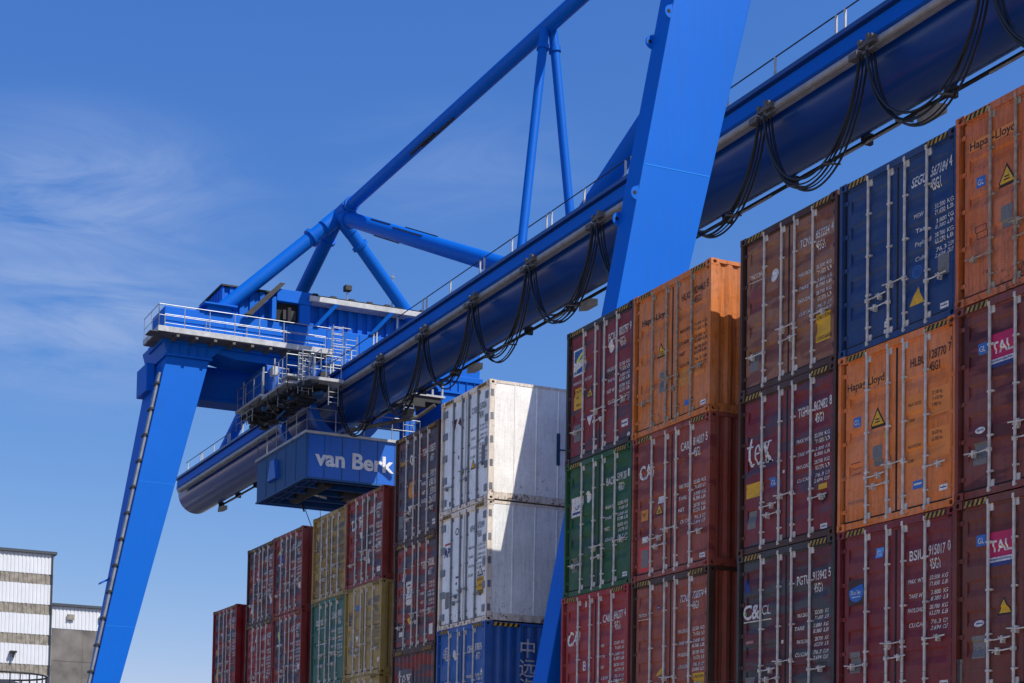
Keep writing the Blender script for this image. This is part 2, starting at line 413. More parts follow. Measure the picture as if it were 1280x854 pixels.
def endwall_corr(H):
    b = MB(); prof = [(.1, .05)]; x = .17
    while x < CW-.3:
        prof += [(x, .05), (x+.045, .095), (x+.115, .095), (x+.16, .05)]; x += .232
    prof.append((CW-.1, .05)); b.extrude(prof, 'z', .12, H-.12); return b.mesh('front_wall')
def rod_mesh(H, reefer):
    b = MB(); r = .0215 if not reefer else .024
    b.tube((0, 0, .045), (0, 0, H-.045), r, 8)
    for z in (.05, H-.125):
        b.box(-.02, .02, -.025, .03, z, z+.07)
        b.box(.0, .075, .012, .06, z+(.0 if z > 1 else .05)-(.10 if z > 1 else 0), z+(.05 if z > 1 else .17))
        b.box(-.035, .035, -.01, .04, z+.01, z+.03)
    for z in (.33, .86, H*.52, H*.76):
        b.box(-.03, .032, -.018, .045, z, z+.032)
        b.box(.03, .058, .0, .045, z+.004, z+.028)
    return b.mesh('locking_rod', smooth=True)
def handle_mesh(flip):
    b = MB(); s = -1 if flip else 1
    b.box(-.032, .032, -.028, .02, -.02, .035)
    b.tube((0, -.03, .01), (s*.16, -.045, -.005), .011, 6); b.tube((s*.16, -.045, -.005), (s*.42, -.035, .02), .012, 6)
    b.tube((s*.27, -.04, 0), (s*.27, .03, 0), .022, 8); b.box(s*.27-.014, s*.27+.014, -.045, .03, -.06, .045)
    b.tube((s*.22, -.045, .035), (s*.33, -.045, -.03), .009, 5)
    return b.mesh('handle')
def hinge_mesh(right, reefer):
    b = MB()
    if reefer: b.box(-.03, .24, -.015, .07, -.085, .085); b.tube((.0, -.02, -.08), (.0, -.02, .08), .02, 6)
    else:
        b.box(-.01, .115, .0, .05, -.032, .032); b.tube((.02, -.004, -.045), (.02, -.004, .045), .018, 6); b.box(-.02, .03, .0, .06, -.05, -.035)
    if right:
        b.v = [(-x, y, z) for x, y, z in b.v]
    return b.mesh('hinge')
def stripe_mesh(w=.4):
    b = MB(); h = .085
    b.box(0, w, 0, .004, 0, h, 1)
    n = 5; st = w/n
    for k in range(n):
        x = k*st; y = -.002
        p = [(x, y, 0), (x+st*.5, y, 0), (x+st*.5+h*.45, y, h), (x+h*.45, y, h)]
        p = [(min(a, w), c, d) for a, c, d in p]; b.poly(p, 0)
    return b.mesh('hazard_stripes', 2)

def casting(root, x, y, z, mats, rot=0):
    me = cached('cast', casting_mesh); o = link('corner_casting', me, root, mats); o.location = (x, y, z)
    if rot: o.rotation_euler = (0, 0, PI)
    return o

# ------------------------------------------------------------------ markings on doors
class Mark:
    """flat paint or stickers on a door face; u from the left edge, v down from the top"""
    def __init__(s, H, kind): s.H = H; s.kind = kind; s.b = bmesh.new(); s.mats = []; s.lift = .004
    def mi(s, m):
        if m not in s.mats: s.mats.append(m)
        return s.mats.index(m)
    def polys(s, verts, faces, m, lift=0.):
        k = s.mi(m); vs = [s.b.verts.new((x, -s.lift-lift, z)) for x, z in verts]
        for f in faces:
            try: ff = s.b.faces.new([vs[i] for i in f]); ff.material_index = k
            except ValueError: pass
    def rect(s, u, v, w, h, m, lift=0., sl=0.): s.polys([(u, s.H-v-h), (u+w, s.H-v-h+sl), (u+w, s.H-v+sl), (u, s.H-v)], [(0, 1, 2, 3)], m, lift)
    def tri(s, u, v, w, m=None, up=True, border=True):
        m = m or M_YEL; h = w*.95
        def t(u0, v0, w0, h0, mm, lf):
            p = [(u0-w0/2, s.H-v0-h0), (u0+w0/2, s.H-v0-h0), (u0, s.H-v0)] if up else [(u0-w0/2, s.H-v0), (u0, s.H-v0-h0), (u0+w0/2, s.H-v0)]
            s.polys(p, [(0, 1, 2)], mm, lf)
        if border: t(u, v, w, h, M_INK, 0); t(u, v+h*.16, w*.74, h*.72, m, .002)
        else: t(u, v, w, h, m, 0)
    def disc(s, u, v, r, m, lift=0., n=20, ry=None):
        ry = ry or r; s.polys([(u+r*math.cos(2*PI*k/n), s.H-v+ry*math.sin(2*PI*k/n)) for k in range(n)], [tuple(range(n))], m, lift)
    def ring(s, u, v, r, t, m, n=24, lift=0.):
        vs = [(u+q*math.cos(2*PI*k/n), s.H-v+q*math.sin(2*PI*k/n)) for q in (r, r-t) for k in range(n)]
        s.polys(vs, [(k, (k+1) % n, n+(k+1) % n, n+k) for k in range(n)], m, lift)
    def text(s, t, u, v, h, m=None, sx=.72, bold=0., shear=0., lift=.003, rot=0.):
        m = m or M_WHITE; vs, fs = text2d(t, bold, shear)
        if rot:
            c, sn = math.cos(rot), math.sin(rot)
            s.polys([(u+(x*sx*c-y*sn)*h, s.H-v+(x*sx*sn+y*c)*h) for x, y in vs], fs, m, lift)
        else: s.polys([(u+x*h*sx, s.H-v-h+y*h) for x, y in vs], fs, m, lift)
    def fit(s, t, u0, u1, v, h, m=None, bold=0., shear=0., lift=.003):
        vs, _ = text2d(t, bold, shear); lo = min(x for x, _y in vs); hi = max(x for x, _y in vs); sx = (u1-u0)/((hi-lo)*h)
        s.text(t, u0-lo*h*sx, v, h, m, sx, bold, shear, lift)
    def build(s, name, parent):
        if not s.b.verts: s.b.free(); return None
        if s.kind != 'reefer':
            cuts = [((0, 0, zb), (0, 0, 1), 2) for zb in door_breaks(s.H, s.kind)]+[((xb, 0, 0), (1, 0, 0), 0) for xb in (.21, 1.113, 1.325, 2.228)]
            for co, no, ax in cuts:
                vals = [v.co[ax] for v in s.b.verts]
                if min(vals) < max(co) < max(vals):
                    bmesh.ops.bisect_plane(s.b, geom=s.b.verts[:]+s.b.edges[:]+s.b.faces[:], plane_co=co, plane_no=no)
        for f in s.b.faces:
            pass
        for v in s.b.verts:
            x = v.co.x; onm = (x < .2105 or x > 2.2275 or 1.1125 < x < 1.3255)
            v.co.y += (DY if onm and s.kind != 'reefer' else face_y(v.co.z, s.H, s.kind))
        me = bpy.data.meshes.new(name); s.b.to_mesh(me); s.b.free()
        for m in s.mats: me.materials.append(m)
        return link(name, me, parent)

ROWS = ['32.500 KG', '71.650 LB', '3.800 KG', '8.380 LB', '28.700 KG', '63.270 LB', '76.3 CU.M', '2.694 CU.F']
LABS = ['MAX.GROSS', 'TARE', 'NET', 'CU.CAP.']
def code(mk, owner, num, chk, m=None, v=.47, h=.115, size='45G1', bold=.0, u1=1.5, u2=1.885):
    h = h*1.22; bold = bold+.012
    mk.fit(owner, 1.50, 1.80, v+.02, h, m, bold); mk.fit(num, 1.88, 2.20, v-.01, h, m, bold)
    if chk: mk.fit(chk, 2.245, 2.30, v-.03, h, m, bold)
    mk.fit(size, 1.88, 2.08, v+h+.04, h, m, bold)
def table(mk, m=None, v=.98, h=.055, pitch=.095, shear=0., labs=LABS, rows=ROWS, bold=0., u1=1.45, u2=1.9):
    bold = bold+.012
    for i, r_ in enumerate(rows):
        a, c = r_.split(); y = v+i*pitch+(i//2)*.035
        mk.fit(a, u2, u2+.2, y, h*1.15, m, bold, shear); mk.fit(c, u2+.24, u2+.36, y, h*1.15, m, bold, shear)
    for i, r_ in enumerate(labs): mk.fit(r_, u1+(.02 if len(r_) > 4 else 0), u1+min(.34, .062*len(r_)), v+.01+i*(2*pitch+.035), h*1.2, m, bold, shear)
# ------------------------------------------------------------------ container builder
def container(x, ztop, label, mat, H=2.896, y=0., kind='five', marks=None, rodm=None, castm=None, end=False, group=None, gasket=None, frame=None, extra=None, doorm=None):
    body = SIDES.get(mat.name, mat)
    root = thing('shipping_container', label, 'container', (x, y+random.uniform(-.022, .022), ztop-H), group or 'containers stacked in the yard')
    rodm = rodm or M_ROD; fm = frame or body; cm = castm or fm; reef = kind == 'reefer'
    link('frame', cached(('frame', H, reef), lambda: frame_mesh(H, kind)), root, [fm])
    for sx in (0, 1):
        for z in (0, H-.118):
            casting(root, 0 if not sx else CW-.162, -.002, z, [cm, M_BLACK])
            casting(root, .162 if not sx else CW, CL+.002, z, [cm, M_BLACK], rot=1)
    link('side_wall', cached(('sl', H, reef), lambda: side_mesh(H, False, kind)), root, [body])
    sw = link('side_wall', cached(('sr', H, reef), lambda: side_mesh(H, True, kind)), root, [body])
    link('roof', cached(('roof', H), lambda: roof_mesh(H)), root, [body])
    link('end_wall', cached(('end', H), lambda: end_mesh(H)), root, [body])
    def stripes(u, w_=.42):
        s = link('hazard_stripes', cached(('st', w_), lambda: stripe_mesh(w_)), root, [M_STR, M_BLACK]); s.location = (u, .005, H-.108)
    if not reef or H > 2.8: stripes(.19); stripes(CW-.61)
    if end:
        fw_ = link('front_wall', cached(('fw', H), lambda: endwall_corr(H)), root, [mat])
        mk = Mark(H, 'flat'); mk.kind = 'reefer'; end(mk); mk.build('logo', fw_)
        return root
    link('door_gasket', cached(('gk', H), lambda: gasket_mesh(H)), root, [M_BLACK if not reef else M_RODW])
    L = link('door', cached(('dl', H, kind), lambda: door_mesh(H, .125, 1.198, kind)), root, [doorm or mat])
    R_ = link('door', cached(('dr', H, kind), lambda: door_mesh(H, 1.240, CW-.125, kind)), root, [doorm or mat])
    var = random.choice((0, 1, 2))
    for i, rx in enumerate(RX):
        d = L if i < 2 else R_
        ro = link('locking_rod', cached(('rod', H, reef), lambda: rod_mesh(H, reef)), d, [rodm]); ro.location = (rx, .028, 0)
        zz = {0: (.66, .72, .95, .95), 1: (.62, .95, .62, .95), 2: (.78, .62, .9, .7)}[var][i]
        fl = (i in (0, 2)) if var != 1 else (i in (1, 3))
        if var == 2: fl = i in (1, 2)
        ha = link('handle', cached(('ha', fl), lambda: handle_mesh(fl)), ro, [rodm]); ha.location = (0, 0, zz)
    nh = 5 if H > 2.7 else 4
    for k in range(nh):
        z = .32+(H-.64)*k/(nh-1)
        h1 = link('hinge', cached(('h', 0, reef), lambda: hinge_mesh(False, reef)), L, [rodm if reef else fm]); h1.location = (.03, .045, z)
        h2 = link('hinge', cached(('h', 1, reef), lambda: hinge_mesh(True, reef)), R_, [rodm if reef else fm]); h2.location = (CW-.03, .045, z)
    if marks:
        for door, names in ((L, marks.get('L', {})), (R_, marks.get('R', {}))):
            for nm, fn in names.items():
                mk = Mark(H, kind); fn(mk); mk.build(nm, door)
    if extra: extra(root, sw, H)
    return root

SIDES = {}
def cp(name, rgb, **k):
    c = srgb(*rgb); c = (min(1, c[0]*1.18), min(1, c[1]*1.08), c[2]*.74 if c[0] > c[2] else c[2]*.92, 1)
    m = mat_container(name, c, **k)
    if k.get('patch'):      # the repainted areas are on the doors; side walls and roof keep the first coat
        k2 = dict(k); k2.pop('patch'); k2.pop('col2'); SIDES[m.name] = mat_container(name+' body', c, **k2)
    return m
SLATE = srgb(66, 72, 84)
C_OR1 = cp('orange paint worn', (172, 88, 30), dirt=.6, rust=.8)
C_OR2 = cp('orange paint', (190, 104, 32), dirt=.4, rust=.55)
C_OR3 = cp('orange paint dusty', (180, 102, 30), dirt=.5, rust=.5)
C_MAR1 = cp('brown maroon paint blotched', (104, 46, 44), col2=srgb(72, 26, 30), patch=.35, dirt=.4, rust=.4)
C_MAR2 = cp('brown maroon paint', (94, 42, 38), dirt=.4, rust=.4)
C_NAVY = cp('navy paint', (20, 52, 106), dirt=.32, rust=.25)
C_WINE = cp('wine paint', (104, 28, 42), dirt=.38, rust=.45)
C_BRN = cp('faded brown paint', (126, 84, 66), col2=srgb(110, 62, 50), patch=.3, dirt=.3, rust=.5)
C_PLUM = cp('plum paint with slate patches', (104, 28, 42), col2=srgb(72, 62, 78), patch=.2, dirt=.3, rust=.4)
C_SLT = cp('slate over maroon paint', (58, 62, 72), col2=srgb(92, 32, 38), patch=.52, dirt=.35, rust=.4)
C_CAI = cp('rust red paint', (128, 58, 50), col2=srgb(110, 44, 44), patch=.3, dirt=.35, rust=.6)
C_TCN = cp('red brown paint', (128, 62, 52), dirt=.4, rust=.55)
C_FLO = cp('burgundy paint', (112, 32, 42), col2=srgb(70, 56, 66), patch=.22, dirt=.35, rust=.4)
C_GRN = cp('dark green paint', (24, 76, 42), col2=srgb(44, 74, 62), patch=.2, dirt=.35, rust=.35)
C_RED = cp('crimson paint', (134, 34, 44), dirt=.35, rust=.35)
C_WHT = mat_container('white reefer paint', srgb(228, 224, 214), dirt=.2, rust=.55, rough=.55)
C_WHT2 = mat_container('grey white reefer paint', srgb(216, 217, 212), dirt=.26, rust=.6, rough=.55)
C_RFR = mat_container('rusty reefer frame paint', srgb(212, 198, 180), dirt=.45, rust=.85)
C_WDR = mat_container('reefer door paint', srgb(208, 213, 216), dirt=.26, rust=.45, rough=.45)
C_COS = cp('royal blue paint', (12, 78, 158), dirt=.2, rust=.3)
C_SLM = cp('maroon with slate paint', (106, 34, 36), col2=SLATE, patch=.72, dirt=.4, rust=.5)
C_SLM2 = cp('brown maroon with slate paint', (118, 42, 40), col2=SLATE, patch=.42, dirt=.4, rust=.5)
C_YEL = cp('ochre yellow paint', (138, 118, 62), col2=srgb(124, 98, 58), patch=.4, dirt=.4, rust=.5)
C_YEL2 = cp('ochre paint', (142, 122, 66), dirt=.4, rust=.55)
C_TEAL = cp('grey green paint', (44, 92, 84), dirt=.3, rust=.35)
C_DRED = cp('dark red paint', (132, 28, 36), col2=SLATE, patch=.45, dirt=.35, rust=.3)
C_JRED = cp('bright dark red side paint', (120, 10, 24), dirt=.15, rust=.1)
C_DRED2 = cp('oxide red paint', (124, 36, 38), col2=SLATE, patch=.5, dirt=.4, rust=.4)
C_FRM = cp('dark brown frame paint', (62, 38, 34), dirt=.4, rust=.6)
C_FRM2 = cp('slate frame paint', (50, 48, 52), dirt=.4, rust=.6)

T = [0, -2.896, -5.792, -8.688, -11.584]
X_E, X_D, X_C, X_B, X_A, X_W = 2.50, 0, -2.504, -5.749, -8.208, -13.929
X_EM, X_F, X_G, X_H, X_I, X_J = -16.50, -19.66, -22.11, -25.33, -27.78, -31.14

def hapag(u=.20, v=.46, h=.115, patch=True):
    def f(mk):
        if patch: mk.rect(u-.02, v-.005, .84, h+.04, M_PEACH)
        mk.fit('Hapag-Lloyd', u, u+.80, v, h*1.1, M_INK, .02)
    return f
def plate(u, v, w=.2, h=.32): return lambda mk: mk.rect(u, v, w, h, M_PLATE)
def glst(u, v, m=None):
    def f(mk): mk.rect(u, v, .16, .16, m or M_GLB); mk.text('GL', u+.02, v+.04, .085, M_WHITE, .8, .01)
    return f
def warn(u, v, w=.3, yel=None):
    def f(mk):
        mk.tri(u, v, w); mk.rect(u-.04, v+w*.55, .08, .02, M_INK, .004); mk.rect(u-.05, v+w*.68, .1, .02, M_INK, .004)
    return f
def caution(u, v, w=.36, h=.42, lines=('CAUTION', '9\'6"', 'HIGH', 'CONTAINER')):
    def f(mk):
        mk.rect(u, v, w, h, M_YEL)
        for i, t in enumerate(lines): mk.text(t, u+.02+(w-.04)*(.0 if len(t) > 5 else .25), v+.03+i*h/len(lines), h*.13, M_INK, .8 if len(t) < 8 else .7, .01)
    return f
def white_sticker(u, v, w=.16, h=.09): return lambda mk: (mk.rect(u, v, w, h, M_WHITE), mk.rect(u+.02, v+h*.4, w-.04, h*.2, M_INKB, .002))
def scrawl(u, v, t='PATCH', h=.08): return lambda mk: mk.text(t, u, v, h, M_PLATE, .8)

def tal(mk):
    u, v = .585, .55
    mk.rect(u, v, .42, .36, M_CRIM); mk.rect(u, v+.36, .42, .075, M_WHITE); mk.rect(u, v+.435, .42, .06, M_INKB)
    mk.fit('TAL', u+.03, u+.39, v+.12, .16, M_WHITE, .035)
    for k in range(14): mk.rect(u+.02+k*.027, v+.385, .015, .025, M_INKB, .003)
def oval(u, v):
    return lambda mk: (mk.disc(u, v, .09, M_WHITE, ry=.05), mk.rect(u-.06, v-.006, .12, .014, M_INKB, .003))

# stack nearest the right edge of the frame
container(X_E, T[0]+.02, 'worn orange container topmost in the rightmost stack, cut by the right edge', C_OR1, kind='three', y=-.1, rodm=M_RODW,
    marks={'L': {'logo': hapag(.22, .44), 'sticker': glst(.34, 1.02), 'warning_sign': warn(.88, 1.0, .34), 'data_plate': plate(.78, 1.62), 'repair_frame': lambda mk: (mk.rect(.32, 1.75, .2, .012, M_MAROON), mk.rect(.32, 1.93, .2, .012, M_MAROON), mk.rect(.32, 1.84, .2, .01, M_MAROON), mk.rect(.32, 1.75, .012, .19, M_MAROON), mk.rect(.51, 1.75, .012, .19, M_MAROON))},
           'R': {'container_number': lambda mk: code(mk, 'HLBU', '246801', '5', M_INK), 'weight_table': lambda mk: table(mk, M_INK)}})
container(X_E, T[1]+.01, 'blotched brown container under the worn orange one in the rightmost stack', C_MAR1, y=-.1,
    marks={'L': {'logo': tal, 'sticker': glst(.38, .62), 'label_oval': oval(.42, 1.9), 'data_plate': plate(.3, 2.08, .24, .33)},
           'R': {'container_number': lambda mk: code(mk, 'TRLU', '738201', '4'), 'weight_table': lambda mk: table(mk)}})
container(X_E, T[2]+.0, 'smooth brown container third from the top in the rightmost stack, with a yellow triangle', C_MAR2, y=-.1,
    marks={'L': {'logo': tal, 'sticker': glst(.38, .55), 'label_oval': oval(.42, 1.84), 'data_plate': plate(.3, 2.02, .24, .33), 'warning_sign': lambda mk: mk.tri(.86, 1.5, .28, M_YEL)},
           'R': {'container_number': lambda mk: code(mk, 'TRLU', '738540', '1'), 'weight_table': lambda mk: table(mk)}})
# SEGU stack
container(X_D, T[0], 'navy blue container on top, between the worn orange and the faded brown ones', C_NAVY,
    marks={'L': {'door_sticker': lambda mk: (mk.rect(.95, 2.55, .05, .1, M_WHITE), mk.rect(.94, 2.68, .06, .07, M_WHITE))},
           'R': {'container_number': lambda mk: code(mk, 'SEGU', '567184', '4', v=.42, h=.135, bold=.012),
                 'weight_table': lambda mk: table(mk, v=1.04, h=.06, shear=0., labs=['MGW', 'Tare', 'Payload', 'Cube'], u1=1.56, u2=1.97),
                 'emblem': lambda mk: (mk.ring(1.62, 1.97, .1, .018, M_GLB), mk.ring(1.62, 1.97, .065, .01, M_GLB), mk.text('CSC', 1.57, 1.93, .06, M_GLB, .8)),
                 'data_plate': plate(2.03, 1.86, .22, .33), 'sticker': white_sticker(2.08, 2.62),
                 'warning_sign': lambda mk: mk.tri(1.62, 2.2, .3, M_YEL, border=False)}})
container(X_D, T[1], 'bright orange container with pale patches, directly below the navy blue one', C_OR2, kind='three', rodm=M_ROD,
    marks={'L': {'logo': hapag(.16, .47), 'sticker': glst(.3, 1.06), 'warning_sign': warn(.82, 1.0, .34), 'data_plate': plate(.72, 1.62), 'repair_frame': lambda mk: (mk.rect(.25, 1.8, .2, .012, M_MAROON), mk.rect(.25, 1.98, .2, .012, M_MAROON), mk.rect(.25, 1.89, .2, .01, M_MAROON)), 'stencil': scrawl(.2, 2.42, 'PATCH PAINT', .06), 'yellow_sticker': lambda mk: mk.rect(.96, 1.42, .05, .12, M_YEL)},
           'R': {'container_number': lambda mk: code(mk, 'HLBU', '128770', '7', M_INK, v=.40),
                 'weight_table': lambda mk: (mk.rect(1.43, 1.0, .38, .52, M_PEACH), mk.rect(1.87, 1.0, .42, .42, M_PEACH), mk.rect(1.43, 1.66, .38, .48, M_PEACH), mk.rect(1.87, 1.62, .42, .46, M_PEACH),
                      mk.text('MAX GROSS', 1.46, 1.12, .055, M_INK, .62), mk.text('TARE', 1.46, 1.36, .055, M_INK, .62), mk.text('MAX.PAYLOAD', 1.46, 1.78, .055, M_INK, .5), mk.text('CUBE', 1.46, 2.0, .055, M_INK, .62),
                      [mk.text(t, 1.93, 1.04+i*.092, .055, M_INK, .66) for i, t in enumerate(['32 500 kg', '71 650 lbs', '3 880 kg', '8 555 lbs'])],
                      [mk.text(t, 1.93, 1.66+i*.1, .055, M_INK, .66) for i, t in enumerate(['28 620 kg', '63 095 lbs', '76.3 m3', '2 694 cuft'])]),
                 'blue_sticker': lambda mk: (mk.rect(1.56, 2.36, .2, .13, M_GLB), mk.rect(1.58, 2.4, .16, .03, M_WHITE, .002)), 'sticker': white_sticker(2.08, 2.52)}})
def bluesky(mk):
    mk.rect(.2, .82, .36, .42, cp('old logo ground', (52, 30, 40))); mk.disc(.38, 1.03, .16, M_GLB, .003); mk.text('Blue Sky', .26, .99, .075, M_WHITE, .62, lift=.006); mk.rect(.29, 1.1, .18, .012, M_WHITE, .006)
container(X_D, T[2], 'wine red container third down, below the bright orange one', C_WINE,
    marks={'L': {'logo': bluesky, 'sticker': glst(.78, .38, mat_simple('sticker light blue', srgb(70, 140, 210), .5)), 'data_plate': plate(.25, 2.0, .22, .34), 'stencil': scrawl(.2, 2.5, 'BLUE', .07)},
           'R': {'container_number': lambda mk: code(mk, 'BSIU', '915017', '0', v=.52, h=.13, bold=.006), 'weight_table': lambda mk: table(mk, shear=.25, bold=.004, labs=['MAX. WT.', 'TARE WT.', 'PAYLOAD', 'CU.CAP.']), 'sticker': white_sticker(2.1, 2.6)}})
# TCNU / tex / C&CL stack
container(X_C, T[0], 'faded brown container on top, just left of the navy blue one', C_BRN, rodm=M_ROD, frame=C_FRM,
    marks={'L': {'logo': lambda mk: (mk.text('TRITON', .2, .72, .07, M_WHITE, .9, .012), mk.rect(.2, .85, .36, .012, M_WHITE)), 'white_disc': lambda mk: mk.disc(.84, .9, .09, M_WHITE, ry=.12),
                 'faded_square': lambda mk: mk.rect(.22, 1.0, .34, .42, cp('old red square', (112, 48, 50))), 'data_plate': plate(.24, 2.15, .22, .34)},
           'R': {'container_number': lambda mk: code(mk, 'TCNU', '852224', '4', v=.5, h=.12), 'weight_table': lambda mk: table(mk, v=1.1, labs=['MAX.GROSS', 'TARE', 'PAYLOAD', 'CUB.CAP.'], bold=.004), 'caution_sign': caution(1.9, 1.96, .34, .48)}})
def serif_tex(mk, u0, u1, v, h):
    """the three letters with slab feet"""
    H = mk.H; w = u1-u0; top = H-v; base = top-h; m = M_WHITE; L = .003
    P = lambda pts: mk.polys([(u0+x*w, base+y*h) for x, y in pts], [tuple(range(len(pts)))], m, L)
    P([(.02, .66), (.26, .66), (.26, .73), (.02, .73)]); P([(.08, .12), (.17, .12), (.17, 1.0), (.13, 1.0), (.08, .84)]); P([(.08, .13), (.13, .02), (.21, 0), (.28, .08), (.25, .12), (.19, .1), (.17, .14)])
    n = 14; c = (.445, .37)
    for k in range(n):
        a, b_ = .0+k/n*5.4, .0+(k+1)/n*5.4
        o = lambda t, rx, ry: (c[0]+rx*math.cos(t), c[1]+ry*math.sin(t))
        th = .55+.45*abs(math.cos((a+b_)/2))
        P([o(a, .125, .36), o(b_, .125, .36), o(b_, .125-.06*th, .36-.09), o(a, .125-.06*th, .36-.09)])
    P([(.36, .36), (.565, .40), (.565, .46), (.36, .42)])
    P([(.63, .70), (.75, .70), (.97, .0), (.85, .0)]); P([(.87, .70), (.92, .70), (.72, .0), (.67, .0)])
    for a, b_, y in ((.60, .80, .68), (.82, .97, .68), (.60, .78, 0), (.80, 1.0, 0)): P([(a, y), (b_, y), (b_, y+.06), (a, y+.06)])
def tex(mk): serif_tex(mk, .18, .84, .80, .52)
container(X_C, T[1], 'plum container with slate patches, second down below the faded brown one', C_PLUM, frame=C_FRM,
    marks={'L': {'logo': tex, 'caution_sign': lambda mk: (mk.rect(.18, 1.62, .42, .26, M_YEL), mk.text('CAUTION', .2, 1.66, .08, M_INK, .85, .02), mk.text('HIGH', .28, 1.77, .05, M_INK, .85)),
                 'sticker': glst(.78, 1.62), 'data_plate': plate(.22, 2.12, .22, .32), 'small_tag': lambda mk: mk.rect(1.12, 1.55, .05, .05, M_WHITE)},
           'R': {'container_number': lambda mk: code(mk, 'TGHU', '862482', '8', v=.55, h=.13, bold=.01), 'weight_table': lambda mk: table(mk, v=1.1, bold=.006, labs=['MAX.WT', 'TARE WT', 'PAYLOAD', 'CU.CAP.']),
                 'yellow_sticker': lambda mk: mk.rect(2.0, 1.98, .2, .09, M_YEL), 'triangle_sign': lambda mk: (mk.tri(2.1, 2.14, .2, M_INK, up=False, border=False), mk.disc(2.1, 2.2, .035, M_WHITE, .004)), 'sticker': white_sticker(2.05, 2.66)}})
def ccl(mk):
    mk.fit('C&', .13, .56, .90, .26, M_WHITE, .035); mk.fit('CL', .62, .84, .95, .17, M_WHITE, .006); mk.rect(.14, 1.2, .7, .02, M_WHITE); mk.disc(.2, 1.06, .035, mat_simple('marking green', srgb(90, 130, 60), .6), .008)
container(X_C, T[2], 'slate grey container with maroon bands, third down below the plum one', C_SLT, frame=C_FRM2,
    marks={'L': {'logo': ccl, 'bird_logo': lambda mk: mk.polys([(.15, 2.896-.68), (.34, 2.896-.68), (.28, 2.896-.55), (.2, 2.896-.42), (.15, 2.896-.5)], [(0, 1, 2, 3, 4)], M_INKB), 'data_plate': plate(.2, 2.2, .22, .34),
                 'sticker': lambda mk: mk.rect(.2, 1.55, .2, .05, mat_simple('faded pink paint', srgb(150, 110, 110), .7)), 'small_tag': lambda mk: mk.rect(1.12, 1.62, .05, .06, M_WHITE)},
           'R': {'container_number': lambda mk: code(mk, 'PGTU', '913942', '5', v=.55, h=.125, bold=.004), 'weight_table': lambda mk: table(mk, v=1.2, shear=.3, bold=.008, labs=['MAX.GROSS', 'TARE', 'PAYLOAD', 'CU.CAP'])}})
# second orange stack
container(X_B, T[0]-.01, 'orange container with a sunlit side, topmost left of the gap', C_OR3, kind='three', rodm=M_RODW,
    marks={'L': {'logo': hapag(.24, .52, .12, patch=False), 'warning_sign': warn(.86, 1.15, .3), 'data_plate': plate(.82, 1.75, .26, .4), 'smear': lambda mk: mk.rect(.85, 2.6, .02, .1, M_PLATE)},
           'R': {'container_number': lambda mk: code(mk, 'HLXU', '824463', '5', M_INK, v=.38), 'weight_table': lambda mk: (mk.rect(1.9, 1.06, .3, .5, M_PEACH), mk.rect(1.9, 1.68, .3, .44, M_PEACH), mk.rect(1.44, 1.86, .36, .34, M_YELD), table(mk, M_INK, v=1.08)),
                 'blue_sticker': lambda mk: mk.rect(1.62, 2.5, .18, .1, M_GLB), 'sticker': white_sticker(2.1, 2.62)}})
def cai(u=.22, v=.58, h=.24):
    return lambda mk: mk.fit('CAI', u-.03, u+.42, v, h*1.15, M_WHITE, .03, .1)
container(X_B, T[1]-.01, 'rust red container with a bright red plate panel, below the sunlit orange one', C_CAI, kind='three', frame=C_CAI,
    marks={'L': {'logo': cai(), 'yellow_sticker': lambda mk: (mk.rect(.26, 1.48, .22, .22, M_YELD), mk.text('9\'6"', .3, 1.54, .08, M_INK)), 'warning_sign': warn(.84, 1.42, .26), 'white_label': lambda mk: (mk.rect(.78, 1.3, .18, .14, M_WHITE), mk.rect(.3, 2.02, .18, .12, M_WHITE)),
                 'red_panel': lambda mk: (mk.rect(.2, 2.22, .36, .5, mat_simple('fresh red paint', srgb(190, 40, 30), .5)), mk.rect(.28, 2.28, .22, .36, M_PLATE, .003))},
           'R': {'container_number': lambda mk: code(mk, 'CAIU', '814037', '5', v=.38, h=.13, bold=.008), 'weight_table': lambda mk: table(mk, v=1.2, bold=.012, h=.06, labs=['MAX GROSS', 'TARE', 'NET', 'CU CAP']), 'sticker': white_sticker(2.1, 2.62)}})
container(X_B, T[2]-.01, 'red brown container with a small blue dot, third down below the rust red one', C_TCN, frame=C_FRM,
    marks={'L': {'logo': lambda mk: (mk.text('TRITON', .2, .66, .06, M_WHITE, .9, .01), mk.rect(.18, .77, .36, .012, M_WHITE)), 'blue_dot': lambda mk: (mk.disc(.85, .6, .045, M_INKB), mk.rect(.82, .59, .06, .015, M_WHITE, .003)),
                 'yellow_sticker': lambda mk: mk.polys([(.78, .95), (1.0, 1.0), (.98, 1.12), (.9, 1.1)], [(0, 1, 2, 3)], M_YEL), 'data_plate': plate(.22, 2.12, .22, .34)},
           'R': {'container_number': lambda mk: code(mk, 'TCNU', '728574', '4', v=.42, h=.12, bold=.004), 'weight_table': lambda mk: table(mk, v=1.1, bold=.01, shear=.15, labs=['MX.GROSS', 'TARE WT', 'PAYLOAD', 'CU.CAP.']), 'caution_sign': caution(1.92, 1.98, .34, .46)}})
